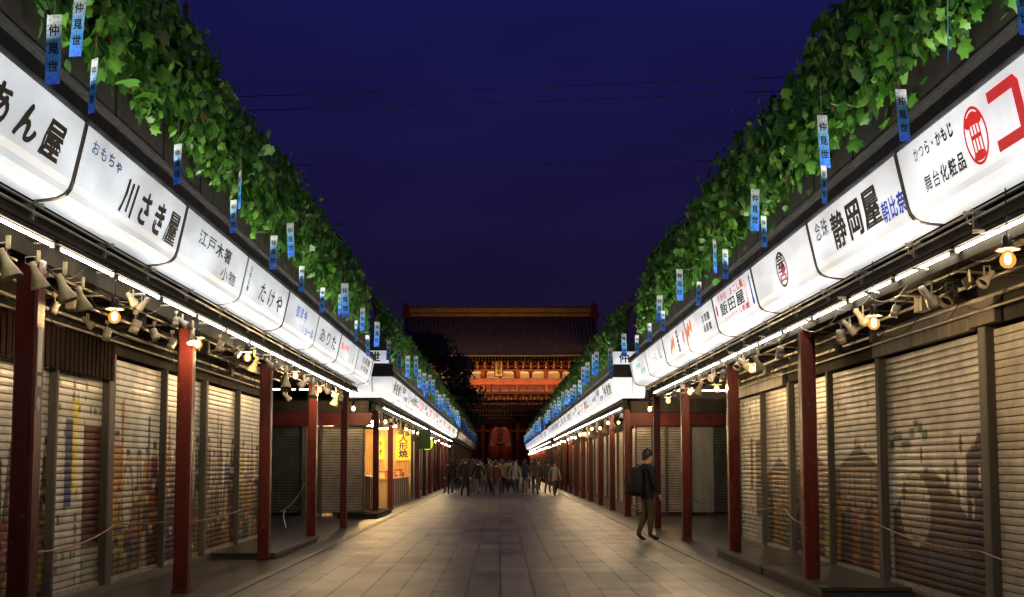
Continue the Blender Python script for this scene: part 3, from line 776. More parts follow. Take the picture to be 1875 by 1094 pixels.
PL = 2.56; YL0 = 7.76 - PL
LD = ['sign with three big cursive brush characters', 'sign with small blue kana above big brush characters', 'sign with two short rows of thin black characters', 'sign with a tiny column beside three tall thin kana', 'sign with two slanted blue rows', 'sign with three separate black kana', 'sign with a short red row before black characters', 'sign with two tight rows of small black characters']
LT = ['thick', 'thick', 'thin', 'thick', 'thin', 'thick', 'thin', 'thick']
LI = [
    [('h', 'あん屋', .43, .90, .27, .30, 'k', .02, .25)],
    [('h', 'おもちゃ', .06, .32, .115, .115, 'n', .008), ('h', '川さき屋', .35, .96, .285, .33, 'k', .022, .22)],
    [('h', '江戸木箸', .20, .72, .165, .165, 'k', .004), ('h', '小物', .60, .86, .36, .16, 'k', .004)],
    [('v', '浅草名物', .09, .38, .06, .09, 'k', .004), ('h', 'たけや', .30, .90, .27, .27, 'k', .006, .2)],
    [('h', '御昇今', .26, .62, .18, .20, 'b', .012), ('h', '・ショール', .42, .92, .36, .17, 'b', .010)],
    [('h', 'ありた', .12, .86, .25, .27, 'k', .008)],
    [('h', '御みやげ', .08, .48, .18, .15, 'r', .008), ('v', 'さくら', .60, .42, .10, .13, 'k', .006), ('v', '人形', .78, .40, .12, .15, 'k', .006)],
    [('h', '浅草雷', .28, .82, .15, .15, 'k', .010), ('h', '仲見世', .28, .82, .34, .14, 'k', .010)]]
for i in range(8):
    make_sign(-1, YL0 + i * PL, YL0 + (i + 1) * PL, 'backlit white ' + LD[i], sign_lit, LI[i], LT[i])
make_sign(-1, YL0 + 8 * PL, 25.95, 'short blank backlit end panel of the near left sign row', sign_lit, (), None)
make_sign(-1, YL0 - PL, YL0, 'backlit white sign just out of the picture on the left', sign_lit, [('h', '人形焼', .15, .85, .27, .3, 'k', .02)], 'thick')
PR = 2.53; YR0 = 8.55 - PR
RD = ['sign with a huge red kana and red oval emblem', 'sign with thick black characters beside blue ones', 'sign with a lone dark oval crest', 'sign with red rows around black characters and a blue upright mark', 'sign with a dense little block of black characters', 'sign with orange streaks either side of a black column', 'sign with three spaced small black kana', 'sign with small teal characters']
RT = ['thick', 'thick', 'thick', 'thick', 'thin', 'thick', 'thin', 'thin']
def ko():
    # huge angular kana as two arms and an upright, chamfered corners
    t_ = .075
    u0, u1, v0, v1 = .635, .80, .06, .46; du = t_ / PR
    return [[(u0, v0), (u1 - .02, v0), (u1 - .02, v0 + t_), (u0, v0 + t_)], [(u1 - .02, v0), (u1, v0 + .05), (u1, v1 - .05), (u1 - .02, v1), (u1 - du - .008, v1 - t_), (u1 - du - .008, v0 + t_)], [(u0, v1 - t_), (u1 - .02, v1 - t_), (u1 - .02, v1), (u0, v1)]]
emb = [disc(.535, .145, .030, .045), disc(.505, .16, .022, .04), disc(.565, .16, .022, .04), disc(.535, .40, .035, .035)] + \
      [[(.505 + .018 * k_, .15), (.513 + .018 * k_, .15), (.513 + .018 * k_, .40), (.505 + .018 * k_, .40)] for k_ in range(4)] + [[(.51, .255), (.56, .255), (.56, .285), (.51, .285)]]
streak = lambda c, w, v0, v1: [(c - w * .2, v1), (c - w, (v0 + v1) / 2 + .04), (c + w * .1, v0), (c + w, (v0 + v1) / 2 - .05)]
RI = [
    [('h', 'かつら・かもじ', .13, .42, .115, .115, 'k', .012), ('h', '舞台化粧品', .16, .45, .365, .135, 'k', .012), ('quad', [ring(.535, .265, .066, .20, .022, 32, .4)], 0, 0, 0, 0, 'r'), ('poly', emb, 0, 0, 0, 0, 'r'), ('poly', ko(), 0, 0, 0, 0, 'r')],
    [('h', '念珠', .08, .25, .155, .19, 'k', .012), ('h', '静岡屋', .27, .80, .26, .36, 'k', .024), ('h', '朝比奈', .79, 1.0, .37, .19, 'b', .022)],
    [('quad', [ring(.53, .26, .085, .205, .03, 28, .42)], 0, 0, 0, 0, 'k'), ('h', '芸', .46, .60, .17, .17, 'k', .03), ('h', '古', .46, .60, .32, .17, 'c', .03), ('poly', [disc(.55, .25, .035, .06)], 0, 0, 0, 0, 'c')],
    [('h', '手焼の おこし処', .14, .80, .085, .115, 'c', .010), ('h', '飯田屋', .16, .78, .25, .20, 'k', .016), ('h', 'おみやげ人形焼', .22, .84, .40, .09, 'c', .008), ('v', '老舗浅草雷門', .83, .42, .06, .09, 'o', .008), ('poly', [[(.915, .10), (.935, .04), (.955, .10), (.945, .10), (.950, .38), (.920, .38), (.925, .10)], disc(.937, .39, .022, .05)], 0, 0, 0, 0, 'b'), ('poly', [disc(.08, .22, .022, .09)], 0, 0, 0, 0, 'c')],
    [('h', '言問團', .60, .86, .19, .14, 'k', .02), ('h', '扇屋號', .60, .86, .34, .13, 'k', .02), ('poly', [streak(.12, .06, .04, .36), streak(.22, .05, .02, .3), streak(.04, .05, .1, .42)], 0, 0, 0, 0, 'o')],
    [('v', '屋號御煎餅', .66, .46, .05, .20, 'k', .024), ('poly', [streak(.40, .05, .10, .38), streak(.48, .05, .06, .40), streak(.33, .04, .20, .46), streak(.90, .05, .08, .40)], 0, 0, 0, 0, 'o')],
    [('h', '一心', .30, .62, .25, .18, 'k', .006), ('h', 'し', .70, .9, .24, .26, 'k', .006)],
    [('h', '漬物', .25, .60, .20, .14, 't', .012), ('h', '佃煮', .55, .88, .36, .13, 't', .012)]]
for i in range(8):
    make_sign(1, YR0 + i * PR, YR0 + (i + 1) * PR, 'backlit white ' + RD[i], sign_warm, RI[i], RT[i])
make_sign(1, YR0 + 8 * PR, 26.45, 'short blank backlit end panel of the near right sign row', sign_warm, (), 'thin')
make_sign(1, YR0 - PR, YR0, 'backlit white sign just out of the picture on the right', sign_warm, [('h', '煎餅', .2, .8, .27, .3, 'k', .02)], None)

# ---- signs of the farther rows: a few patterns of lettering, copied
def far_signs(s, y0, y1, n, m, label, group, seed):
    g = random.Random(seed); L_ = (y1 - y0) / n
    pats = [[('h', '仲見世', .10, .90, .26, .34, 'k', .03)], [('h', '浅草', .12, .55, .15, .2, 'k', .03), ('h', '名物', .45, .9, .36, .18, 'b', .03)], [('v', '人形焼', .25, .44, .05, .24, 'k', .03), ('h', 'おみやげ', .42, .95, .25, .2, 'k', .03)], [('h', '雷おこし', .08, .92, .24, .3, 'k', .03)], [('h', '江戸', .2, .8, .26, .34, 'r', .03)]]
    protos = [make_sign(s, y0 + i * L_, y0 + (i + 1) * L_, label, m, p, 'thin' if i % 2 else 'far', group) for i, p in enumerate(pats)]
    for i in range(len(pats), n):
        p = g.choice(protos)
        dup(p, (p.location.x, y0 + (i + .5) * L_, p.location.z))
far_signs(-1, 30.9, 77, 18, sign_lit, 'backlit white sign in the second row beyond the alley on the left', 'second left row of lit signs', 3)
far_signs(1, 31.2, 73, 16, sign_warm, 'backlit white sign in the second row beyond the alley on the right', 'second right row of lit signs', 4)
far_signs(1, 76, 136, 22, sign_warm, 'tiny backlit sign in the farthest lit row near the gate', 'farthest right row of lit signs', 5)
far_signs(-1, 80, 134, 20, sign_off, 'unlit sign in the dark far row on the left', 'dark far row of signs', 6)
# plain boxes that turn the sign rows round the alley corners
def end_box(s, y, x1, label, m):
    o = xo(s); root = thing('corner_sign', (s * 3.8, y, 3.6), label, 'sign')
    prof = [(y - .02, 3.92), (y - .005, 3.70), (y + .03, 3.49), (y + .06, 3.42), (y + .14, 3.37), (y + .3, 3.352), (y + .34, 3.92)]
    a = 3.03 + o
    v = [(s * a - s * 3.8, q - y, z - 3.6) for q, z in prof] + [(s * x1 - s * 3.8, q - y, z - 3.6) for q, z in prof]
    n = len(prof); f = [(i, (i + 1) % n, n + (i + 1) % n, n + i) for i in range(n)] + [tuple(range(n)), tuple(range(n, 2 * n))]
    fix_normals(MB().add(v, f).build('panel', m, root))
    xm = a + .55
    mb = MB(); mb.box(s * xm - s * 3.8, s * (xm + .02) - s * 3.8, -.03, .0, 3.44 - 3.6, 3.915 - 3.6); mb.build('trim', groove_m, root)
    mb = MB(); mb.box(s * (a - .07) - s * 3.8, s * x1 - s * 3.8, -.10, .32, 3.93 - 3.6, 4.05 - 3.6); mb.box(s * (a - .02) - s * 3.8, s * x1 - s * 3.8, -.05, .32, 4.05 - 3.6, 4.27 - 3.6); mb.build('eaves_cap', roof_m, root)
end_box(-1, 30.52, 4.25, 'blank backlit box turning the corner of the second row on the left', sign_lit)
end_box(1, 30.82, 4.1, 'blank backlit box turning the corner of the second row on the right', sign_warm)
end_box(1, 75.6, 4.2, 'blank backlit box turning the corner of the farthest row near the gate', sign_warm)
# lit letter boxes standing on the alley corners above the signs
def roof_sign(s, y, label):
    root = thing('roof_sign', (s * 4.0, y, 4.30), label, 'sign')
    a, c = sorted((s * 3.15 - s * 4.0, s * 4.6 - s * 4.0))
    MB().box(a, c, 0, .16, 0, .36).build('panel', sign_lit, root)
    mb = MB(); put_text(mb, lambda u, v: (u, -.006, v), '仲見世', (a + c) / 2, .18, .30, .30, .36, .02); mb.build('lettering', ink, root)
    mb = MB(); mb.box(a - .02, c + .02, -.02, .18, .361, .39); mb.box(a - .02, c + .02, -.02, .18, -.03, 0); mb.build('frame', fascia_m, root)
roof_sign(-1, 30.55, 'small lit box sign with black characters on the left alley corner roof')
roof_sign(1, 30.85, 'small lit box sign with black characters on the right alley corner roof')

# ------------------------------------------------------------------ lamps under the eaves
def near_sign(s, y):
    """which near sign a lamp hangs below"""
    i = int(math.floor((y - (YL0 if s < 0 else YR0)) / (PL if s < 0 else PR)))
    D_ = LD if s < 0 else RD
    if 0 <= i < 8: return 'the ' + D_[i].replace('sign with ', 'sign with ')
    return 'the out-of-picture sign on the %s' % ('left' if s < 0 else 'right') if i < 0 else 'the blank end panel on the %s' % ('left' if s < 0 else 'right')
_cnt = {}
def nth(*k):
    _cnt[k] = _cnt.get(k, -1) + 1
    return ORD[_cnt[k]]
SHORT = {}
for i, d in enumerate(['cursive brush', 'blue kana', 'two thin rows', 'thin kana', 'slanted blue', 'separate kana', 'short red row', 'tight small rows']): SHORT[(-1, i)] = d + ' sign'
for i, d in enumerate(['huge red kana', 'blue-lettered', 'oval crest', 'blue upright mark', 'dense black block', 'orange streaks', 'spaced kana', 'teal lettering']): SHORT[(1, i)] = d + ' sign'
def where(s, y):
    i = int(math.floor((y - (YL0 if s < 0 else YR0)) / (PL if s < 0 else PR)))
    side = 'left' if s < 0 else 'right'
    if i < 0: return 'nearest end of the %s row' % side
    if i > 7: return 'blank end panel on the %s' % side
    return SHORT[(s, i)] + ' on the ' + side

# fluorescent tubes: proto then copies
def make_tube(L_):
    root = thing('fluorescent_lamp', (0, 0, 0), 'x', 'lamp', 'fluorescent tubes under the eaves')
    MB().tube([(0, .03, 0), (0, L_ - .03, 0)], .0125, 8).build('tube', tube_m, root, True)
    MB().box(-.014, .014, 0, L_, .030, .058).build('batten', beam_m, root)
    for y in (0, L_ - .032): MB().bbox(-.02, .02, y, y + .032, -.022, .02, .006).build('end_cap', rail_m, root)
    return root
TUBE = make_tube(1.22)
first = True
for s, y0, y1, gap in ((-1, -3.3, 25.6, 1.275), (1, -3.1, 26.0, 1.275)):
    y = y0
    while y < y1 - 1.2:
        loc = (s * (3.362 + xo(s)), y, 3.095)
        lab = 'tube lamp under the %s, %s from camera' % (where(s, y + .6), nth('tube', where(s, y + .6)))
        if first: TUBE.location = loc; TUBE['label'] = lab; first = False
        else: dup(TUBE, loc, label=lab)
        y += gap
for s, y0, y1, lab, grp in ((-1, 31.3, 76, 'lit tube lamp under the second row of signs on the left', 'second left row of tube lamps'), (1, 31.6, 72, 'lit tube lamp under the second row of signs on the right', 'second right row of tube lamps'), (1, 76.6, 134, 'lit tube lamp under the farthest row of signs by the gate', 'farthest row of tube lamps')):
    y = y0
    while y < y1 - 1.2:
        dup(TUBE, (s * (3.362 + xo(s)), y, 3.095), label=lab, group=grp); y += 1.275

for s, ys_ in ((-1, 26.15), (1, 26.55)):
    for q in range(2):
        o_ = dup(TUBE, (s * (3.62 + 1.27 * q) + (1.22 if s < 0 else 1.22), ys_, 3.26), R(90), 'tube lamp turned along the alley end of the %s eaves, %s from the street' % ('left' if s < 0 else 'right', ORD[q]))
        o_.location.x = s * (3.62 + 1.27 * q) + (1.22 if s > 0 else 0)
# warm bulbs on cords
def make_bulb(cord):
    root = thing('bulb_lamp', (0, 0, 0), 'x', 'lamp', 'warm bulbs hanging under the eaves')
    MB().tube([(0, 0, .10), (0, 0, .10 + cord)], .004, 5).build('cord', black_pl, root)
    MB().lathe([(.006, .125), (.020, .12), (.026, .10), (.026, .050), (.022, .045)], 12, cap=True).build('socket', black_pl, root, True)
    MB().lathe([(.024, .052), (.050, .050), (.064, .043), (.064, .040), (.024, .046)], 18).build('shade', cream, root, True)
    MB().lathe([(.014, .045), (.022, .028), (.037, .004), (.041, -.014), (.036, -.036), (.020, -.052), (.002, -.056)], 14).build('bulb', glass_m, root, True)
    MB().lathe([(.003, .020), (.013, .010), (.016, -.010), (.012, -.028), (.003, -.034)], 8, cap=True).build('filament', core_m, [c for c in root.children if c.name.startswith('bulb')][0], True)
    return root
BULB = make_bulb(.42)
first = True
BL = [(210, 578), (362, 628), (453, 653), (541, 687), (585, 713), (611, 722)]
BR = [(1846, 472), (1600, 590), (1376, 674), (1312, 711), (1263, 717)]
for s, lst, xl in ((-1, BL, 3.40), (1, BR, 3.48)):
    for px, py in lst:
        y = y_at(px, xl, 2.8); z = CAM_H + (VPY - py) / abs(px - VPX) * xl * math.cos(PITCH)
        lab = 'orange bulb below the %s, %s from the camera' % (where(s, y), nth('bulb', where(s, y)))
        if first: BULB.location = (s * xl, y, z); BULB['label'] = lab; BULB.scale = (1.3,) * 3; first = False
        else: dup(BULB, (s * xl, y, z), label=lab, scale=(1.3,) * 3)
for (px, py, D, lab) in ((647, 748, 30.0, 'small orange bulb hanging in the alley mouth on the left'), (1190, 749, 30.0, 'orange bulb in front of the dark red alley beam on the right'), (1224, 733, 26.0, 'orange bulb at the far end of the right eaves beside the alley')):
    x = (px - VPX) * D / F; z = CAM_H + (VPY - py) * D / F
    dup(BULB, (x, D, z), label=lab, scale=(1.6,) * 3)
for s, y0, y1, st, lab, grp in ((-1, 33.0, 76, 3.1, 'small glowing bulb under the second row of signs on the left', 'bulbs under the second left row'), (1, 32.2, 72, 2.9, 'small glowing bulb under the second row of signs on the right', 'bulbs under the second right row'), (1, 77.5, 134, 4.2, 'tiny glowing bulb under the farthest row by the gate', 'bulbs under the farthest row')):
    y = y0
    while y < y1:
        dup(BULB, (s * (3.45 + rnd.uniform(-.05, .05)), y, 2.76 + rnd.uniform(-.06, .06)), label=lab, group=grp, scale=(1.5, 1.5, 1.3) if y0 > 70 else (1.25, 1.25, 1.1)); y += st + rnd.uniform(-.3, .3)

# spotlights: cone, can, hood, flood
def make_cone():
    root = thing('spotlight', (0, 0, 0), 'x', 'spotlight', 'unlit spotlights under the eaves')
    MB().bbox(-.022, .022, -.022, .022, -.12, 0, .006).tube([(0, 0, -.12), (.03, 0, -.17)], .012, 6).build('bracket', cream, root)
    mt = Matrix.Translation((.04, 0, -.17)) @ Matrix.Rotation(R(22), 4, 'Y')
    MB().lathe([(.004, .055), (.034, .05), (.036, -.02), (.040, -.06), (.062, -.12), (.094, -.21), (.098, -.225), (.090, -.222), (.058, -.125), (.03, -.06)], 18, mt).build('reflector', cream, root, True)
    MB().tube([mt @ Vector((.045, .02, .03)), mt @ Vector((.085, .03, .06)), mt @ Vector((.06, .03, .11)), (0, .01, -.06)], .006, 5).build('cable', white_en, root, True)
    return root
def make_can():
    root = thing('spotlight', (0, 0, 0), 'x', 'spotlight', 'unlit spotlights under the eaves')
    MB().bbox(-.03, .03, -.02, .02, -.05, 0, .006).tube([(0, 0, -.05), (0, 0, -.13)], .009, 6).build('bracket', white_en, root)
    mt = Matrix.Translation((0, 0, -.20)) @ Matrix.Rotation(R(20), 4, 'Y')
    MB().lathe([(.006, .085), (.050, .08), (.060, .068), (.060, -.012), (.057, -.014), (.057, -.022), (.060, -.024), (.060, -.10), (.052, -.098), (.045, -.03), (.0, -.025)], 18, mt).build('housing', white_en, root, True)
    MB().lathe([(.0, -.06), (.046, -.062)], 14, mt).build('lens', steel, root, True)
    return root
def make_hood():
    root = thing('spotlight', (0, 0, 0), 'x', 'spotlight', 'unlit spotlights under the eaves')
    MB().box(-.012, .012, -.05, -.045, -.16, 0).box(-.012, .012, .045, .05, -.16, 0).box(-.012, .012, -.05, .05, -.006, 0).build('yoke', rail_m, root)
    mt = Matrix.Translation((0, 0, -.15)) @ Matrix.Rotation(R(-48), 4, 'Y')
    MB().lathe([(.0, .13), (.030, .125), (.036, .11), (.036, .02), (.05, -.01), (.075, -.08), (.08, -.12), (.073, -.118), (.045, -.012)], 16, mt).build('housing', white_en, root, True)
    MB().lathe([(.0, -.05), (.066, -.075)], 14, mt).build('lens', black_pl, root, True)
    return root
def make_flood():
    root = thing('floodlight', (0, 0, 0), 'x', 'floodlight', 'unlit spotlights under the eaves')
    MB().box(-.01, .01, -.10, -.094, -.14, 0).box(-.01, .01, .094, .10, -.14, 0).box(-.01, .01, -.1, .1, -.006, 0).build('yoke', rail_m, root)
    mb = MB(); m4 = Matrix.Translation((0, 0, -.14)) @ Matrix.Rotation(R(28), 4, 'Y')
    mb.bbox(-.055, .055, -.088, .088, -.05, .055, .014); 
    for i in range(6): mb.box(-.05, .05, -.075 + i * .028, -.068 + i * .028, .055, .075)
    mb.v = [tuple(m4 @ Vector(p)) for p in mb.v]; mb.build('housing', beam_m, root)
    mb = MB().box(-.048, .048, -.08, .08, -.054, -.0505); mb.v = [tuple(m4 @ Vector(p)) for p in mb.v]; mb.build('lens', steel, root)
    return root
CONE, CAN, HOOD, FLOOD = make_cone(), make_can(), make_hood(), make_flood()
NAMES = {CONE.name: 'cream cone spotlight', CAN.name: 'white can spotlight', HOOD.name: 'white hooded spotlight', FLOOD.name: 'grey finned floodlight'}
used = set()
def lamp(p, s, px, x, z, rz=0, sc=1.0):
    sc *= {CONE.name: .68}.get(p.name, .62)
    y = y_at(px, x, z - .15)
    lab = '%s below the %s, %s from camera' % (NAMES[p.name], where(s, y), nth('spot', p.name, where(s, y)))
    loc = (s * x, y, z)
    base = 0 if s < 0 else math.pi
    if p.name not in used: used.add(p.name); p.location = loc; p.rotation_euler = (0, 0, base + R(rz)); p['label'] = lab; p.scale = (sc,) * 3
    else: dup(p, loc, base + R(rz), lab, scale=(sc,) * 3)
for px, x, z, rz, sc, p in ((14, 3.44, 3.05, 200, 1.15, CONE), (68, 3.46, 3.05, 230, 1.1, CONE), (118, 3.44, 3.05, 200, 1.2, CONE), (150, 3.50, 3.02, 240, 1.05, CONE),
                            (100, 3.98, 2.98, 40, 1.0, CAN), (160, 4.1, 2.95, 0, .9, HOOD), (196, 4.0, 2.92, 80, 1.1, CAN), (240, 3.40, 3.06, 60, .9, HOOD), (248, 3.62, 2.98, 20, 1.25, CAN), (262, 3.38, 3.06, 170, .95, HOOD), (282, 3.68, 2.98, 190, 1.1, CAN), (315, 3.66, 2.95, 10, 1.2, CAN), (322, 3.42, 3.07, 70, .9, CAN), (334, 3.42, 3.07, 10, .9, HOOD),
                            (352, 3.46, 3.07, 120, 1., CONE), (403, 3.48, 3.07, 10, 1.15, CAN), (438, 3.50, 3.05, 190, 1.0, HOOD), (466, 3.42, 3.05, 0, 1.2, CONE), (492, 3.44, 3.06, 60, 1.1, HOOD), (504, 3.44, 3.06, 120, 1.0, HOOD), (524, 3.46, 3.05, 100, 1.5, CONE), (557, 3.48, 3.05, 200, 1.5, HOOD), (573, 3.44, 3.05, 90, 1.4, CONE), (596, 3.42, 3.05, 40, 1.3, HOOD), (614, 3.42, 3.06, 10, 1.5, CONE), (624, 3.44, 3.05, 60, 1.4, CAN), (524, 4.15, 2.9, 40, 1.3, HOOD)):
    lamp(p, -1, px, x, z, rz, sc)
for px, x, z, rz, sc, p in ((1808, 3.75, 2.98, 20, 1.0, HOOD), (1775, 3.70, 2.98, -20, 1.15, FLOOD), (1740, 3.78, 2.98, 30, 1.25, HOOD), (1700, 3.62, 3.00, 200, 1.35, HOOD), (1640, 3.58, 2.97, 160, 1.0, CAN), (1576, 3.55, 3.02, 200, 1.2, HOOD), (1540, 3.62, 2.98, 60, 1.3, CAN), (1556, 3.60, 2.98, 170, 1.2, HOOD),
                            (1428, 3.55, 3.05, 90, 1.35, CAN), (1388, 3.54, 3.05, 0, 1.2, CONE), (1362, 3.54, 3.05, 150, 1.3, HOOD), (1352, 3.54, 3.06, 50, 1.2, HOOD), (1325, 3.52, 3.05, 100, 1.4, CAN), (1306, 3.54, 3.05, 20, 1.3, HOOD), (1280, 3.52, 3.05, 170, 1.4, CONE), (1250, 3.52, 3.05, 80, 1.3, HOOD), (1236, 3.52, 3.05, 80, 1.3, CAN)):
    lamp(p, 1, px, x, z, rz, sc)
for s, y0, y1, lab, grp in ((-1, 32.5, 60, 'small spotlight in the second row beyond the alley on the left', 'spotlights of the second left row'), (1, 32.0, 60, 'small spotlight in the second row beyond the alley on the right', 'spotlights of the second right row')):
    y = y0
    while y < y1:
        dup(rnd.choice((CONE, CAN, HOOD)), (s * 3.55, y, 3.03), rnd.uniform(0, 6), lab, grp, scale=(1.2,) * 3); y += rnd.uniform(1.6, 3.2)

# ------------------------------------------------------------------ vines along the eaves
def leaf_cloud(name, parent, n, place, size, cols, m, seed, simple=False):
    """n lobed leaves; place(g) -> (point, outward normal, size factor)"""
    g = np.random.default_rng(seed)
    # five-lobed outline around the stalk, folded along the middle
    out = [(0, -.42), (.20, -.50), (.30, -.28), (.52, -.18), (.40, .02), (.46, .24), (.20, .22), (0, .58), (-.20, .22), (-.46, .24), (-.40, .02), (-.52, -.18), (-.30, -.28), (-.20, -.50)]
    if simple: out = [(0, -.5), (.42, -.15), (.28, .2), (0, .55), (-.28, .2), (-.42, -.15)]
    k = len(out)
    base = np.array([(0, -.05, .0)] + [(x, y, -.22 * abs(x) - .12 * max(0, y) ** 1.0) for x, y in out])
    base[0, 2] = .06
    P, Nn, sz, cl = place(g, n)
    up = g.normal(size=(n, 3)) * .5 + np.array([0, 0, -.8])
    Nn = Nn + g.normal(size=(n, 3)) * .55; Nn /= np.linalg.norm(Nn, axis=1)[:, None]
    t_ = up - (up * Nn).sum(1)[:, None] * Nn; t_ /= np.linalg.norm(t_, axis=1)[:, None]
    r_ = np.cross(t_, Nn)
    s_ = size * sz
    fold = g.uniform(.3, 1.8, n)
    V = P[:, None, :] + (r_[:, None, :] * base[None, :, 0:1] + t_[:, None, :] * base[None, :, 1:2] + Nn[:, None, :] * (base[None, :, 2:3] * fold[:, None, None])) * s_[:, None, None]
    V = V.reshape(-1, 3)
    idx = np.arange(n)[:, None] * (k + 1)
    tri = np.array([(0, 1 + i, 1 + (i + 1) % k) for i in range(k)])
    Fc = (idx[:, :, None] + tri[None]).reshape(-1, 3)
    me = bpy.data.meshes.new(name)
    me.vertices.add(len(V)); me.vertices.foreach_set('co', V.astype(np.float32).ravel())
    me.loops.add(Fc.size); me.loops.foreach_set('vertex_index', Fc.astype(np.int32).ravel())
    me.polygons.add(len(Fc)); me.polygons.foreach_set('loop_start', np.arange(0, Fc.size, 3, dtype=np.int32)); me.polygons.foreach_set('loop_total', np.full(len(Fc), 3, dtype=np.int32))
    C = np.ones((n, k + 1, 4), dtype=np.float32); C[:, :, :3] = cl[:, None, :]
    C[:, 0, :3] *= 1.25                                           # paler veins at the stalk
    at = me.color_attributes.new('paint', 'FLOAT_COLOR', 'POINT'); at.data.foreach_set('color', C.ravel())
    me.materials.append(m); me.update(calc_edges=True)
    ob = bpy.data.objects.new(name, me); COL.objects.link(ob); ob.parent = parent
    return ob
def vine(s, y0, y1, dens, size, seed, label, simple=False):
    o = xo(s); L_ = y1 - y0
    root = thing('vine', (s * 3.4, y0, 4.5), label, 'vine', 'leafy vines trained along the eaves')
    n = int(dens * L_)
    def place(g, n):
        y = g.uniform(0, L_, n); a = g.uniform(0, 1, n) ** 1.05
        wob = .07 * np.sin(y * 2.3 + seed) + .06 * np.sin(y * 5.1 + 2 * seed) + .04 * np.sin(y * 11.3)
        drop = -.10 * np.abs(np.sin(y * 1.7 + seed)) * (a < .2)
        bulge = np.sin(np.clip(a, 0, 1) * math.pi) * .16
        dep = g.uniform(0, 1, n) ** 1.8 * .30
        x = 3.16 + o + .38 * a - bulge + dep + wob * .5
        z = 4.66 + drop + a * (1.62 + wob * 1.8 + .10 * np.sin(y * .9 + seed)) + g.normal(size=n) * .03
        far = g.uniform(0, 1, n) < .16
        x = x - np.where(far, g.uniform(.02, .15, n), 0); z = z + np.where(far, g.normal(size=n) * .14, 0)
        P = np.stack([s * x - s * 3.4, y, z - 4.5], 1)
        Nn = np.stack([np.full(n, -s * 1.0), g.normal(size=n) * .25, .25 + .5 * (a - .4)], 1)
        sz = g.uniform(.5, 1.0, n) ** 1.0 * np.where(g.uniform(0, 1, n) < .12, 1.5, 1.0)
        c0 = np.array([.055, .195, .018]); c1 = np.array([.140, .350, .032]); c2 = np.array([.035, .095, .018])
        w = g.uniform(0, 1, n)[:, None]; cl = np.where(w < .5, c2 + (c0 - c2) * w * 2, c0 + (c1 - c0) * (w - .5) * 2)
        br = g.uniform(0, 1, n) < .02; cl[br] = (.16, .09, .03)
        return P, Nn, sz, cl
    leaf_cloud('leaves', root, n, place, size, None, leaf_m, seed, simple)
    mb = MB()
    for zz, xx in ((.1, 3.36), (.8, 3.52), (1.5, 3.66), (1.85, 3.72)):
        mb.box(s * (xx + o) - s * 3.4, s * (xx + o + .03) - s * 3.4, .05, L_ - .05, zz, zz + .03)
    y = .4
    while y < L_: mb.tube([(s * (3.34 + o) - s * 3.4, y, -.1), (s * (3.74 + o) - s * 3.4, y, 1.95)], .015, 5); y += 1.5
    mb.build('trellis', fascia_m, root)
vine(-1, 4.0, 25.7, 1000, .165, 1, 'dense green vine along the eaves of the nearest row on the left')
vine(1, 4.0, 26.1, 1000, .165, 2, 'dense green vine along the eaves of the nearest row on the right')
vine(-1, 31.0, 77, 190, .21, 3, 'green vine above the second row of signs on the left', True)
vine(1, 31.3, 73, 190, .21, 4, 'green vine above the second row of signs on the right', True)
vine(-1, 80, 133, 70, .34, 5, 'dark far vine above the unlit row on the left', True)
vine(1, 76, 136, 70, .34, 6, 'far vine above the farthest lit row on the right', True)
# unseen area lights added under the vines to brighten leaves and strips from below
def add_vine_fill(s, y0, y1, w):
    d = bpy.data.lights.new('vine_fill', 'AREA'); d.shape = 'RECTANGLE'; d.size = y1 - y0; d.size_y = .05; d.energy = w * (y1 - y0); d.color = (1, .97, .86)
    ob = bpy.data.objects.new('vine_fill', d); COL.objects.link(ob)
    ob.location = (s * (2.945 + xo(s)), (y0 + y1) / 2, 4.045)
    # aim up and a little inwards
    dirv = Vector((s * .12, 0, 1)).normalized()
    q = Matrix(((0, 0, 0), (0, 0, 0), (0, 0, 0)))
    zax = -dirv; xax = Vector((0, 1, 0)); yax = zax.cross(xax)
    ob.matrix_world = Matrix.Translation(ob.location) @ Matrix((xax, yax, zax)).transposed().to_4x4()
VW = 6.8
for s, a, b_ in ((-1, 2, 25.7), (1, 2, 26.1), (-1, 31, 76.5), (1, 31.3, 72.5), (1, 76.5, 135)): add_vine_fill(s, a, b_, VW)
# pale ridge edges glimpsed above the leaves
def ridge(b, s, y0, y1, x, z):
    px, py, _ = b.location
    MB().box(s * x - px, s * (x + .25) - px, y0 - py, y1 - py, z - .09, z).build('ridge_cap', cap_m, b)
for y0, y1 in ((9.2, 12.2), (16.6, 17.6), (20.9, 23.2)): ridge(B1L, -1, y0, y1, 4.3, 7.45)
for y0, y1 in ((9.0, 13.5), (14.5, 15.4), (18.2, 19.0)): ridge(B1R, 1, y0, y1, 4.5, 7.30)

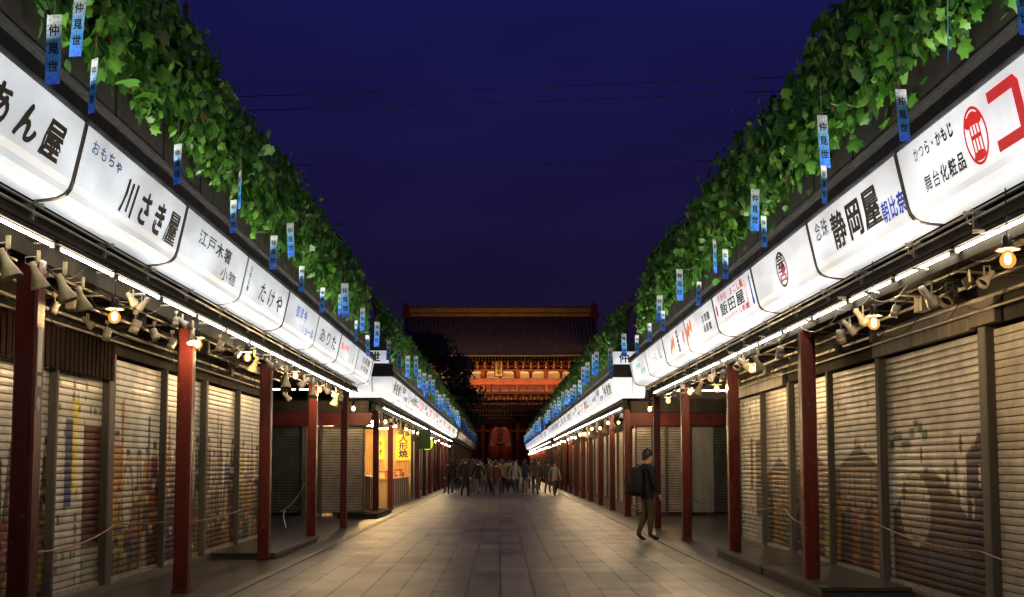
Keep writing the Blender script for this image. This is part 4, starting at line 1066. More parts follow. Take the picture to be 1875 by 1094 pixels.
# ------------------------------------------------------------------ blue paper strips
strip_m = principled('strip_paper', (.3, .5, .8), .6)
t = strip_m.node_tree; N = t.nodes; L = t.links
tcn = N.new('ShaderNodeTexCoord'); sp = N.new('ShaderNodeSeparateXYZ'); L.new(tcn.outputs['Object'], sp.inputs[0])
mr = N.new('ShaderNodeMapRange'); mr.inputs[1].default_value = -.44; mr.inputs[2].default_value = -.02; L.new(sp.outputs['Z'], mr.inputs[0])
rmp = N.new('ShaderNodeValToRGB'); L.new(mr.outputs[0], rmp.inputs[0])
q = rmp.color_ramp.elements
q[0].position = .0; q[0].color = (.045, .20, .86, 1); q[1].position = 1.; q[1].color = (.74, .77, .78, 1)
k = q.new(.35); k.color = (.10, .40, .88, 1); k = q.new(.62); k.color = (.24, .56, .90, 1); k = q.new(.86); k.color = (.60, .68, .74, 1)
vo = N.new('ShaderNodeTexVoronoi'); vo.inputs['Scale'].default_value = 55; L.new(tcn.outputs['Object'], vo.inputs['Vector'])
mr2 = N.new('ShaderNodeMapRange'); mr2.inputs[1].default_value = .2; mr2.inputs[2].default_value = .6; mr2.inputs[3].default_value = .70; mr2.inputs[4].default_value = 1.35; L.new(vo.outputs['Distance'], mr2.inputs[0])
mx = N.new('ShaderNodeMix'); mx.data_type = 'RGBA'; mx.blend_type = 'MULTIPLY'; mx.inputs[0].default_value = .8; L.new(rmp.outputs[0], mx.inputs[6]); L.new(mr2.outputs[0], mx.inputs[7])
b = N['Principled BSDF']; L.new(mx.outputs[2], b.inputs['Base Color'])
tl = N.new('ShaderNodeBsdfTranslucent'); L.new(mx.outputs[2], tl.inputs[0]); ms = N.new('ShaderNodeMixShader'); ms.inputs[0].default_value = .35
L.new(b.outputs[0], ms.inputs[1]); L.new(tl.outputs[0], ms.inputs[2]); L.new(ms.outputs[0], N['Material Output'].inputs[0])
def make_strip():
    w, h = .096, .44
    root = tag(MB().box(-w / 2, w / 2, -.0012, .0012, -h, 0).build('paper_strip', strip_m), 'x', 'paper strip', 'blue paper strips hanging along the eaves')
    mb = MB(); put_text(mb, lambda u, v: (u, -.0022, v), '仲見世', 0, -.215, .072, .078, .115, .016, 0, True); mb.build('lettering', ink, root)
    MB().tube([(0, 0, 0), (.004, 0, .28)], .0022, 4).build('string', white_en, root)
    return root
STRIP = make_strip(); first = True
def strip(x, y, z, rz, lab, grp=None, sc=1.):
    global first
    if first:
        STRIP.location = (x, y, z); STRIP.rotation_euler = (0, 0, rz); STRIP['label'] = lab; first = False
        if grp: STRIP['group'] = grp
        return
    o = dup(STRIP, (x, y, z), rz, lab, grp, (sc, 1, sc))
    o.rotation_euler = (rnd.uniform(-.04, .04), rnd.uniform(-.05, .05), rz)
# (column, top row, height in px, turn) read off the photograph: the paper's height gives its distance
LS = [(100, 30, 110, 5), (148, -8, 118, 15), (174, 110, 102, 40), (326, 266, 76, 20), (440, 315, 70, 60), (428, 368, 60, 20), (531, 410, 62, 15), (502, 433, 62, 10), (553, 488, 48, 15), (591, 528, 46, 25), (631, 520, 62, 0), (664, 565, 42, 20), (652, 588, 38, 45), (691, 590, 46, 10), (622, 540, 40, 50), (673, 615, 38, 30), (712, 625, 36, 10), (731, 640, 34, 30)]
RS = [(1735, -12, 130, 70), (1868, -50, 122, 10), (1649, 166, 98, 10), (1505, 213, 98, 15), (1508, 305, 68, 35), (1383, 348, 78, 15), (1398, 397, 58, 30), (1308, 440, 62, 55), (1328, 458, 55, 20), (1244, 494, 58, 15), (1280, 517, 40, 20), (1208, 542, 50, 10), (1214, 570, 38, 30), (1189, 593, 34, 15), (1166, 615, 34, 25), (1142, 612, 42, 0), (1117, 638, 40, 10), (1120, 655, 40, 40)]
for s, lst in ((-1, LS), (1, RS)):
    for px, py, hh, rz in lst:
        # distance from the lateral line the papers hang on, nudged by their size
        x = 2.80 + xo(s) - (.04 if rz < 12 else 0)
        D = F * x / abs(px - VPX)
        z = CAM_H + (VPY - py) * D / F * 1.0
        z = min(z, 5.3)
        sc = max(.8, min(1.5, hh * D / F / .44))
        y = y_at(px, x, z)
        lab = 'blue paper strip above the %s, %s from the camera' % (where(s, y), nth('strip', where(s, y)))
        if y > 27: lab = 'blue paper strip at the alley corner roof on the %s, %s from the camera' % ('left' if s < 0 else 'right', nth('stripcorner', s))
        strip(s * x, y, z, R(rz) * s, lab, None, sc)
for s, y0, y1, st, lab, grp in ((-1, 33, 76.5, 2.1, 'small blue paper strip along the second row on the left', 'paper strips of the second left row'), (1, 33, 72.5, 2.0, 'small blue paper strip along the second row on the right', 'paper strips of the second right row'), (-1, 80.5, 133, 3.2, 'tiny blue paper strip along the dark far row on the left', 'paper strips of the far left row'), (1, 76.5, 135, 3.0, 'tiny blue paper strip along the farthest row on the right', 'paper strips of the far right row')):
    y = y0
    while y < y1:
        big = 1.5 if y0 < 70 else 1.9
        strip(s * (2.80 + xo(s) + rnd.uniform(-.05, .04)), y, 4.60 + rnd.uniform(0, .45), rnd.uniform(-.5, .5), lab, grp, big); y += st * rnd.uniform(.6, 1.4)

# ------------------------------------------------------------------ wires across the sky
def wire(x0, y0, z0, x1, y1, z1, sag, r, lab):
    pts = []
    for i in range(25):
        a = i / 24; pts.append((x0 + (x1 - x0) * a, y0 + (y1 - y0) * a, z0 + (z1 - z0) * a - sag * 4 * a * (1 - a)))
    tag(MB().tube(pts, r, 5).build('overhead_wire', black_pl, None, True), lab, 'wire')
def on_line(px, py, D): return ((px - VPX) * D / F, D, CAM_H + (VPY - py) * D / F)
wire(*on_line(400, 164, 17), *on_line(1500, 124, 14.5), .02, .006, 'topmost thin black wire across the evening sky')
wire(*on_line(400, 191, 17), *on_line(1500, 150, 14.5), .03, .006, 'middle thin black wire just below the topmost one')
wire(*on_line(500, 294, 19), *on_line(1380, 284, 18), .03, .006, 'lowest thin black wire across the sky, set apart')

# ------------------------------------------------------------------ ropes with paper tags, steps
def rope(pts, lab, tagat=None, tdir=(0, 0, -1), tl=.3):
    out = []
    for i in range(len(pts) - 1):
        a, c = Vector(pts[i]), Vector(pts[i + 1])
        for j in range(8):
            u = j / 8; p = a.lerp(c, u); p.z -= .10 * 4 * u * (1 - u) * (c - a).length / 4
            out.append(p)
    out.append(Vector(pts[-1]))
    root = tag(MB().tube(out, .008, 6).build('rope', rope_m, None, True), lab, 'rope')
    if tagat:
        p = Vector(tagat); d = Vector(tdir).normalized(); w = Vector((0, 1, 0)).cross(d).normalized()
        pts2 = [p + d * (tl * i / 5) + w * (.03 * math.sin(i * .9)) for i in range(6)]
        mb = MB(); side = Vector((.3, 1, 0)).normalized() * .022
        v = [];
        for q in pts2: v += [q - side, q + side]
        n = Vector((.004, 0, 0)); m_ = len(v)
        v += [q + n for q in v]
        f = [(2 * i, 2 * i + 1, 2 * i + 3, 2 * i + 2) for i in range(5)] + [(m_ + 2 * i + 2, m_ + 2 * i + 3, m_ + 2 * i + 1, m_ + 2 * i) for i in range(5)]
        mb.add(v, f); mb.build('paper_tag', tag_m, root)
rope([(-4.42, 6.5, .72), (-3.72, 8.35, .80), (-4.40, 12.6, .78), (-3.72, 12.56, .82)], 'reddish rope strung before the nearest shutters on the left')
rope([(-3.72, 12.66, .80), (-4.42, 14.9, .66), (-3.72, 16.78, .85)], 'rope with a white tag between the second and third left columns', (-4.30, 15.0, .62), (0, .75, -.8), .42)
rope([(-3.70, 21.0, .75), (-5.1, 25.5, .38), (-5.55, 31.2, .95)], 'white rope with hanging tag across the left alley', (-5.0, 25.5, .40), (0, .1, -1), .42)
rope([(4.40, 6.0, .62), (4.42, 10.15, .66), (4.42, 13.02, .78)], 'thin rope before the pale-panelled shutters nearest on the right')
rope([(3.72, 13.0, .78), (4.42, 17.1, .78), (3.72, 17.0, .8)], 'rope with a long white tag between the two nearest right columns', (4.40, 15.6, .80), (0, -.42, -.8), .46)
rope([(3.70, 21.4, .9), (5.0, 26.5, .62), (6.1, 31.2, .85)], 'white rope with hanging tag across the right alley', (5.05, 26.6, .64), (0, .05, -1), .52)
def step(x0, x1, y0, y1, h, lab, m=fascia_b):
    root = thing('step', ((x0 + x1) / 2, (y0 + y1) / 2, 0.004), lab, 'step')
    a, c = abs(x1 - x0) / 2, (y1 - y0) / 2
    mb = MB(); mb.bbox(-a, a, -c, c, h - .035, h, .01); mb.build('tread', m, root)
    MB().box(-a + .02, a - .02, -c + .02, c - .02, 0, h - .038).build('base', asphalt, root)
step(3.45, 4.44, 11.9, 14.6, .13, 'dark low step in front of the second right shutters', tile_m)
step(3.45, 4.44, 14.65, 17.6, .13, 'dark low step farther along the right shutters', tile_m)
step(-4.45, -3.45, 16.95, 20.9, .10, 'dark low step along the last near shutters on the left', tile_m)
step(-4.4, -3.30, 29.6, 33.6, .13, 'broad wooden step at the corner of the lit open shop', dark_wood)

# ------------------------------------------------------------------ the open, lit shop at the second left corner
wood_lit = M('pale_wood_slats', (.55, .34, .15), .5, amount=.3, scale=6, streak=True)
wood_mid = M('counter_wood', (.30, .22, .12), .5, amount=.3, scale=4, streak=True)
yellow_m = principled('yellow_paper', (.72, .52, .04), .6)
px, py, _ = B2L.location
mb = MB()
for i in range(26):
    x = -3.78 - i * .075; mb.box(x - .045 - px, x - px, 45.80 - py, 45.86 - py, .01, 2.72)
mb.box(-5.8 - px, -3.75 - px, 45.87 - py, 45.95 - py, .01, 2.95)
mb.build('slat_wall', wood_lit, B2L)
mb = MB()
for i in range(60):
    y = 32.2 + i * .225; mb.box(-5.72 - px, -5.66 - px, y - py, y + .14 - py, .01, 2.72)
mb.box(-5.80 - px, -5.73 - px, 31.9 - py, 45.78 - py, .01, 2.95)
mb.build('back_wall', wood_lit, B2L)
MB().box(-5.70 - px, -3.72 - px, 31.95 - py, 45.75 - py, 2.97, 3.0).build('shop_ceiling', soffit_m, B2L)
# remove the solid wall from the open bay: cut by rebuilding it
for c in B2L.children:
    if c.name.startswith('wall') or c.name.startswith('header') or c.name.startswith('sill'):
        me = c.data
        lo = 45.97 - py
        for v_ in me.vertices:
            if v_.co.y < 2: v_.co.y = lo
def counter(x0, x1, y0, y1, h, lab):
    root = thing('counter', ((x0 + x1) / 2, (y0 + y1) / 2, .004), lab, 'counter')
    a, c = (x1 - x0) / 2, (y1 - y0) / 2
    MB().box(-a + .03, a - .03, -c + .03, c - .03, 0, h - .04).build('body', wood_mid, root)
    MB().bbox(-a, a, -c, c, h - .04, h, .01).build('countertop', wood_lit, root)
    mb = MB(); n = max(2, int((2 * c) / .8))
    for i in range(n + 1):
        y = -c + .03 + (2 * c - .06) * i / n
        mb.box(a - .03, a - .015, y - .02, y + .02, .02, h - .06)
    mb.build('batten', dark_wood, root)
counter(-4.75, -3.9, 33.0, 33.9, 1.12, 'pale wooden counter across the near side of the lit shop')
counter(-4.5, -3.80, 38.5, 45.6, .98, 'long wooden counter along the lit shop front')
def poster(x, y, z, w, h, txt, lab):
    root = tag(MB().box(-w / 2, w / 2, 0, .02, -h / 2, h / 2).build('poster', yellow_m), lab, 'poster'); root.location = (x, y, z)
    mb = MB(); put_text(mb, lambda u, v: (u, -.006, v), txt, 0, .02, w * .62, w * .55, h / (len(txt) + .6), .02, 0, True); mb.build('lettering', ink, root)
poster(-4.05, 45.72, 2.22, .62, 1.15, '人形焼', 'yellow paper with black brush characters on the lit slat wall')
poster(-5.05, 45.72, 2.15, .40, .95, 'あげ', 'narrower yellow paper half hidden behind the column of the lit shop')
# goods on the counter
g = random.Random(3)
goods = [M('goods_cream', (.62, .45, .22), .6), M('goods_orange', (.60, .22, .05), .6), M('goods_red', (.40, .05, .03), .6)]
for i in range(12):
    y = 38.9 + i * .52; x = -4.15 + g.uniform(-.12, .12); hh = g.uniform(.10, .28)
    bx = thing('sweet_box', (x, y, .985), '%s box of sweets on the lit shop counter, %s from the near end' % (['cream', 'orange', 'red'][i % 3], ORD[i]), 'box', 'boxes of sweets on the counter', g.uniform(-.2, .2))
    MB().bbox(-.14, .14, -.18, .18, 0, hh, .01).build('carton', goods[i % 3], bx); MB().bbox(-.148, .148, -.188, .188, hh + .001, hh + .03, .012).build('lid', goods[(i + 1) % 3], bx)
def alight(name, loc, sx0, sy0, e, col, rot=(0, 0, 0)):
    d = bpy.data.lights.new(name, 'AREA'); d.shape = 'RECTANGLE'; d.size = sx0; d.size_y = sy0; d.energy = e; d.color = col
    ob = bpy.data.objects.new(name, d); COL.objects.link(ob); ob.location = loc; ob.rotation_euler = rot
# the shop's own ceiling lamps
for y in (34.5, 37.8, 41.2, 44.4):
    root = thing('ceiling_lamp', (-4.7, y, 2.96), 'bright ceiling lamp inside the lit shop, %s from the near side' % ORD[[34.5, 37.8, 41.2, 44.4].index(y)], 'lamp', 'ceiling lamps of the lit shop')
    MB().box(-.3, .3, -.10, .10, -.05, 0).build('diffuser', MATS.get('shop_lamp') or emit_mat('shop_lamp', (1, .62, .24), 330), root); MB().box(-.33, .33, -.12, .12, -.001, .008).build('frame', white_en, root)
# green banner and round lantern beyond the shop
gb = M('green_cloth', (.012, .035, .010), .7)
root = tag(MB().box(-.28, .28, -.01, .01, -.85, 0).build('hanging_banner', gb), 'dark green banner hanging under the second row of signs on the left', 'banner'); root.location = (-3.3, 47.4, 3.0)
MB().tube([(-.3, 0, .0), (.3, 0, 0)], .015, 6).build('rod', rail_m, root)
lg = emit_mat('lantern_green', (.55, .80, .03), 1.1)
root = thing('paper_lantern', (-3.3, 49.6, 2.42), 'glowing yellow-green round lantern beside the green banner', 'lantern')
MB().lathe([(.06, .30), (.15, .27), (.25, .12), (.27, 0), (.24, -.13), (.14, -.26), (.06, -.29)], 18).build('shade', lg, root, True)
MB().lathe([(.0, .36), (.07, .35), (.07, .29)], 12).lathe([(.0, -.33), (.07, -.32), (.07, -.28)], 12).build('cap', black_pl, root, True)
MB().tube([(0, 0, .35), (0, 0, .65)], .006, 5).build('cord', black_pl, root)

# ------------------------------------------------------------------ the temple gate at the end of the street
GY = 150.0
timber = M('vermilion_timber', (.20, .040, .013), .5, amount=.3, scale=1.2)
timber_d = M('dark_timber', (.10, .018, .012), .5, amount=.3)
plaster = M('cream_plaster', (.62, .44, .24), .7, amount=.15)
gold = M('gilt_metal', (.62, .38, .10), .4, .3, amount=.25, scale=2)
tile_r = M('roof_tile', (.060, .040, .036), .5, amount=.35, scale=1)
gate = thing('temple_gate', (0, GY, 0), 'great two storey red temple gate with dark tiled roofs closing the street', 'gate')
def roof_part(name, y_e, z_e, y_r, z_r, w_e, w_r, sag, thick, rib, lift=.6):
    """front slope, back slope and hipped ends; y measured from the gate front"""
    nx, nt_ = 48, 8
    mb = MB()
    yb_e = 2 * y_r - y_e
    def pt(u, t_, back):
        w = w_e + (w_r - w_e) * min(1, t_ / .45) if t_ < .45 else w_r
        z = z_e + (z_r - z_e) * (t_ - sag * math.sin(math.pi * t_)) + lift * abs(u) ** 6 * (1 - t_) ** 2
        y = y_e + (y_r - y_e) * t_ if not back else yb_e + (y_r - yb_e) * t_
        return (u * w, y, z)
    for back in (False, True):
        o = len(mb.v)
        vs = [pt(-1 + 2 * i / nx, j / nt_, back) for j in range(nt_ + 1) for i in range(nx + 1)]
        fs = [(j * (nx + 1) + i, j * (nx + 1) + i + 1, (j + 1) * (nx + 1) + i + 1, (j + 1) * (nx + 1) + i) for j in range(nt_) for i in range(nx)]
        mb.add(vs, fs)
    for sgn in (-1, 1):      # ends
        vs = [pt(sgn, j / nt_, False) for j in range(nt_ + 1)] + [pt(sgn, j / nt_, True) for j in range(nt_ + 1)]
        mb.add(vs, [(j, j + 1, nt_ + 2 + j, nt_ + 1 + j) for j in range(nt_)])
    n = int(2 * w_e / rib)
    for i in range(n + 1):   # round tile rows
        u = -1 + 2 * i / n
        mb.tube([tuple(Vector(pt(u, j / 5, False)) + Vector((0, 0, .04))) for j in range(6)], .15, 6)
    ob = mb.build(name, tile_r, gate); return ob, pt
ru, ptu = roof_part('upper_roof', -3.6, 16.25, 4.0, 22.6, 15.6, 13.4, .10, .3, .62)
rl, ptl = roof_part('lower_roof', -3.9, 8.95, 1.2, 10.6, 14.6, 12.4, .05, .3, .62)
mb = MB(); mb.bbox(-13.5, 13.5, 3.6, 4.4, 22.45, 23.65, .05); mb.build('ridge', M('ridge_bronze', (.26, .14, .035), .6, amount=.3, scale=1.5), gate)
mb = MB(); mb.box(-13.6, 13.6, 3.4, 4.6, 23.66, 23.9); mb.box(-13.6, 13.6, 3.45, 4.55, 22.85, 22.95); mb.build('ridge_cap', tile_r, gate)
for sgn in (-1, 1):
    mb = MB(); x = sgn * 13.3
    mb.bbox(x - .45, x + .45, 3.3, 4.7, 22.2, 23.95, .15).bbox(x - .25, x + .25, 3.5, 4.5, 23.95, 24.35, .1).bbox(x - .6, x + .6, 3.2, 3.3, 22.2, 23.0, .03); mb.build('ridge_ornament', timber_d, gate)
# gilt eave edges and rafter rows
for nm, pt, zoff in (('upper_eave', ptu, 0), ('lower_eave', ptl, 0)):
    mb = MB(); mb.tube([tuple(Vector(pt(-1 + 2 * i / 40, 0, False)) + Vector((0, -.03, -.14))) for i in range(41)], .13, 6); mb.build(nm, gold, gate)
    mb = MB(); n = 70
    for i in range(n):
        u = -1 + 2 * (i + .5) / n
        a = Vector(pt(u, 0, False)); mb.tube([a + Vector((0, .15, -.42)), a + Vector((0, 3.2, -.30))], .09, 4)
        mb.tube([a + Vector((0, .7, -.78)), a + Vector((0, 3.3, -.62))], .10, 4)
    mb.build('rafters', timber, gate)
    mb = MB()
    for i in range(n):
        u = -1 + 2 * (i + .5) / n; a = Vector(pt(u, 0, False))
        mb.box(a.x - .10, a.x + .10, a.y + .09, a.y + .14, a.z - .52, a.z - .32); mb.box(a.x - .11, a.x + .11, a.y + .64, a.y + .69, a.z - .89, a.z - .67)
    mb.build('rafter_caps', gold, gate)
CX = [-10.5, -6.3, -2.4, 2.4, 6.3, 10.5]
MB().box(-10.5, 10.5, .62, 7.4, 8.6, 16.2).build('upper_wall', timber_d, gate)
for x in CX:
    MB().lathe([(.34, .02), (.34, 9.4)], 14, Matrix.Translation((x, .3, 0))).lathe([(.30, 9.4), (.30, 15.6)], 14, Matrix.Translation((x, .45, 0))).build('column', timber, gate, True)
mb = MB()
mb.box(-11.2, 11.2, -.05, .75, 12.45, 13.35); mb.box(-11.0, 11.0, .0, .7, 14.42, 14.62); mb.box(-11.4, 11.4, -.6, .7, 15.35, 15.55); mb.box(-11.2, 11.2, -.3, .7, 14.98, 15.12)
mb.box(-11.2, 11.2, .05, .75, 10.95, 11.1); mb.box(-12.2, 12.2, -1.7, -.15, 11.12, 11.28); mb.box(-11.2, 11.2, 0, .7, 10.02, 10.2)
mb.box(-10.5, 10.5, .1, .6, 7.2, 7.7); mb.box(-10.5, 10.5, .1, .6, 6.0, 6.35); mb.box(-11, 11, -.4, .6, 8.2, 8.5)
mb.build('beam', timber, gate)
def arch_panels(z0, z1, pitch, m, name):
    mb = MB(); x = -10.5 + .0
    while x < 10.4:
        a, c = x + .20, x + pitch - .20; r_ = min(.42, (z1 - z0) * .6); out = [(a, z0), (c, z0), (c, z1 - r_)]
        out += [(c - r_ + r_ * math.cos(q * math.pi / 10), z1 - r_ + r_ * math.sin(q * math.pi / 10)) for q in range(1, 6)]
        out += [(a + r_ - r_ * math.sin(q * math.pi / 10), z1 - r_ + r_ * math.cos(q * math.pi / 10)) for q in range(0, 5)] + [(a, z1 - r_)]
        n = len(out)
        mb.add([(p, .50, q) for p, q in out] + [(p, .61, q) for p, q in out], [tuple(range(n))] + [(i, (i + 1) % n, n + (i + 1) % n, n + i) for i in range(n)])
        x += pitch
    fix_normals(mb.build(name, m, gate))
arch_panels(13.42, 14.38, 2.1, plaster, 'plaster_panels')
arch_panels(10.22, 10.92, 2.1, plaster, 'plaster_panels')
arch_panels(7.75, 8.15, 2.1, plaster, 'plaster_panels')
# bracket sets, alternating big and small
for (zz, sc) in ((14.65, 1), (11.35 - 1.0, .75), (8.52 - .9, .7)):
    mb = MB(); mg = MB()
    for i in range(21):
        x = -10.5 + i * 1.05; big = i % 4 == 0
        for q in range(3):
            w = (.22 + .24 * q) * (1.25 if big else .9) * sc
            mb.box(x - w, x + w, -.15 - .42 * q * sc, .5, zz + .30 * q * sc, zz + (.30 * q + .16) * sc)
            mb.box(x - .09, x + .09, -.35 - .42 * q * sc, .5, zz + (.30 * q + .16) * sc, zz + (.30 * q + .28) * sc)
            mg.box(x - .10, x + .10, -.37 - .42 * q * sc, -.352 - .42 * q * sc, zz + (.30 * q + .15) * sc, zz + (.30 * q + .29) * sc)
    mb.build('bracket_set', timber_d, gate); mg.build('bracket_tips', gold, gate)
# balcony
mb = MB()
for zz in (11.55, 11.9, 12.3): mb.box(-12.2, 12.2, -1.68, -1.58, zz, zz + (.10 if zz > 12 else .06))
x = -12.2
while x <= 12.21: mb.box(x - .07, x + .07, -1.70, -1.56, 11.28, 12.35); x += 1.22
mb.build('balcony_rail', timber, gate)
MB().box(-12.25, 12.25, -1.78, -1.70, 11.08, 11.24).build('balcony_edge', gold, gate)
# name board
root = thing('name_board', (-.2, GY - 1.2, 14.6), 'gilt upright name board with dark characters under the upper eaves', 'sign')
MB().bbox(-.62, .62, -.05, .1, -1.15, 1.15, .04).build('frame', timber_d, root)
MB().box(-.46, .46, -.09, -.052, -.98, .98).build('board', gold, root)
mb = MB(); put_text(mb, lambda u, v: (u, -.10, v), '浅草寺', 0, 0, .62, .62, .62, .02, 0, True); mb.build('lettering', ink, root)
# closed lower bays and open middle one
for a, c in ((-10.2, -6.6), (-6.0, -2.75), (2.75, 6.0), (6.6, 10.2)):
    mb = MB(); mb.box(a, c, 1.2, 1.4, .02, 6.0)
    for q in range(6): xx = a + (c - a) * (q + .5) / 6; mb.box(xx - .05, xx + .05, 1.1, 1.199, .3, 5.8)
    mb.build('lattice_wall', timber_d, gate)
for x, y, rr, hh, lab in ((0, 148.9, 1.2, 2.2, 'big round red paper lantern in the middle of the gate'), (-4.4, 149.3, .62, 2.0, 'tall dark copper lantern beside the big red one, on its left'), (4.4, 149.3, .62, 2.0, 'tall dark copper lantern beside the big red one, on its right')):
    root = thing('lantern', (x, y, 4.6 if x else 5.45), lab, 'lantern')
    n = 14; MB().lathe([(rr * (.55 + .45 * max(0, math.sin(math.pi * (i + .35) / (n + .7))) ** .5) * (1 if i % 2 else .97), -hh / 2 + hh * i / n) for i in range(n + 1)], 24).build('shade', principled('lantern_red', (.35, .03, .02), .6, emis=(.75, .12, .035), estr=.09) if not x else timber_d, root, True)
    if not x:
        mb = MB(); put_text(mb, lambda u, v: (u, -math.sqrt(max(.01, 1.24 ** 2 - u * u)), v), '小舟町', 0, 0, .8, .66, .62, .02, 0, True); mb.build('lettering', ink, root)
    MB().lathe([(rr * .5, hh / 2), (rr * .62, hh / 2 + .02), (rr * .62, hh / 2 + .22), (0, hh / 2 + .24)], 20).lathe([(0, -hh / 2 - .24), (rr * .62, -hh / 2 - .22), (rr * .62, -hh / 2 - .02), (rr * .5, -hh / 2)], 20).build('cap', black_pl, root, True)
    MB().tube([(0, 0, hh / 2 + .2), (0, 0, 7.15 - (4.6 if x else 5.45))], .03, 5).build('chain', black_pl, root)
# the lit hall seen through the gate
hall = thing('temple_hall', (0, 235, 0), 'distant temple hall wall glowing orange through the gate opening', 'temple')
MB().box(-9, 9, 0, 1, 0, 12).build('wall', timber, hall)
mb = MB()
for x in (-2.6, 0, 2.6): mb.lathe([(.28, 0), (.28, 12)], 10, Matrix.Translation((x, -.6, 0)))
mb.build('columns', timber_d, hall, True)
mb = MB()
for x in (-1.3, 1.3):
    mb.box(x - .9, x + .9, -.06, -.002, 5.6, 8.6)
mb.build('curtain', plaster, hall)
mb = MB()
for x in (-.75, .75):
    mb.lathe([(.1, -.9), (.5, -.6), (.62, 0), (.5, .6), (.1, .9)], 12, Matrix.Translation((x, -1.2, 6.6)))
mb.build('lanterns', timber, hall, True)
alight('hall_lamp', (0, 231.5, 5.5), 4, .5, 25, (1, .42, .14), (R(100), 0, 0))
# floodlights of the gate
alight('balcony_flood', (0, GY - 1.5, 11.45), 20, .3, 900, (1, .67, .33), (R(165), 0, 0))
alight('eave_flood', (0, GY - 3.2, 13.2), 20, .3, 420, (1, .67, .33), (R(115), 0, 0))
alight('lower_flood', (0, GY - 1.6, 9.75), 20, .3, 260, (1, .60, .27), (R(130), 0, 0))
alight('ridge_flood', (0, GY - 5.5, 18.6), 22, .3, 420, (1, .62, .34), (R(112), 0, 0))
alight('passage_lamp', (0, GY - 1.5, 7.1), 12, .2, 30, (1, .50, .20), (R(10), 0, 0))

# ------------------------------------------------------------------ trees before the gate
bark = M('bark', (.05, .038, .028), .8, amount=.4)
def tree(x, y, h, r_, zc, seed, label):
    root = thing('tree', (x, y, 0), label, 'tree')
    g = random.Random(seed); mb = MB()
    mb.tube([(0, 0, 0), (g.uniform(-.2, .2), 0, h * .25), (g.uniform(-.4, .4), 0, h * .5), (0, 0, h * .85)], [.42, .34, .24, .06], 8)
    for q in range(14):
        a = g.uniform(0, 6.28); z0 = h * g.uniform(.22, .7); L_ = r_ * g.uniform(.5, .95)
        mb.tube([(0, 0, z0), (math.cos(a) * L_ * .5, math.sin(a) * L_ * .5, z0 + L_ * .22), (math.cos(a) * L_, math.sin(a) * L_, z0 + L_ * .5)], [.13, .08, .02], 5)
    mb.build('trunk', bark, root)
    cl = [(g.uniform(0, 6.28), g.uniform(.0, 1.0), g.uniform(.15, .98), g.uniform(.16, .32)) for _ in range(60)]
    def place(G, n):
        k_ = G.integers(0, len(cl), n); c = np.array(cl)[k_]
        prof = np.sin(np.clip(c[:, 2], 0, 1) * math.pi) ** .6
        rr = r_ * prof * np.sqrt(c[:, 1])
        d = G.normal(size=(n, 3)); d /= np.linalg.norm(d, axis=1)[:, None]
        R_ = (c[:, 3] * r_)[:, None] * G.uniform(.5, 1.05, n)[:, None]
        P = np.stack([np.cos(c[:, 0]) * rr, np.sin(c[:, 0]) * rr, h * .14 + c[:, 2] * h * .86], 1) + d * R_ * np.array([1, 1, .75])
        cols = np.array([.022, .032, .013])[None] * G.uniform(.5, 1.5, n)[:, None]
        return P, d, G.uniform(.6, 1.4, n), cols
    leaf_cloud('crown', root, 9000, place, .55, None, dark_leaf, seed, True)
tree(-10.6, 141, 18.0, 8.6, 9, 21, 'dark leafy tree hiding the left end of the gate')
tree(-18.5, 139, 15.0, 6.0, 9, 22, 'dark tree behind the vines, farther out than the one hiding the gate')
tree(14.2, 141, 16.2, 5.9, 9, 23, 'dark tree hiding the right corner of the gate roof')
tree(8.9, 141, 9.2, 3.9, 6, 24, 'low dark tree before the right side of the gate')

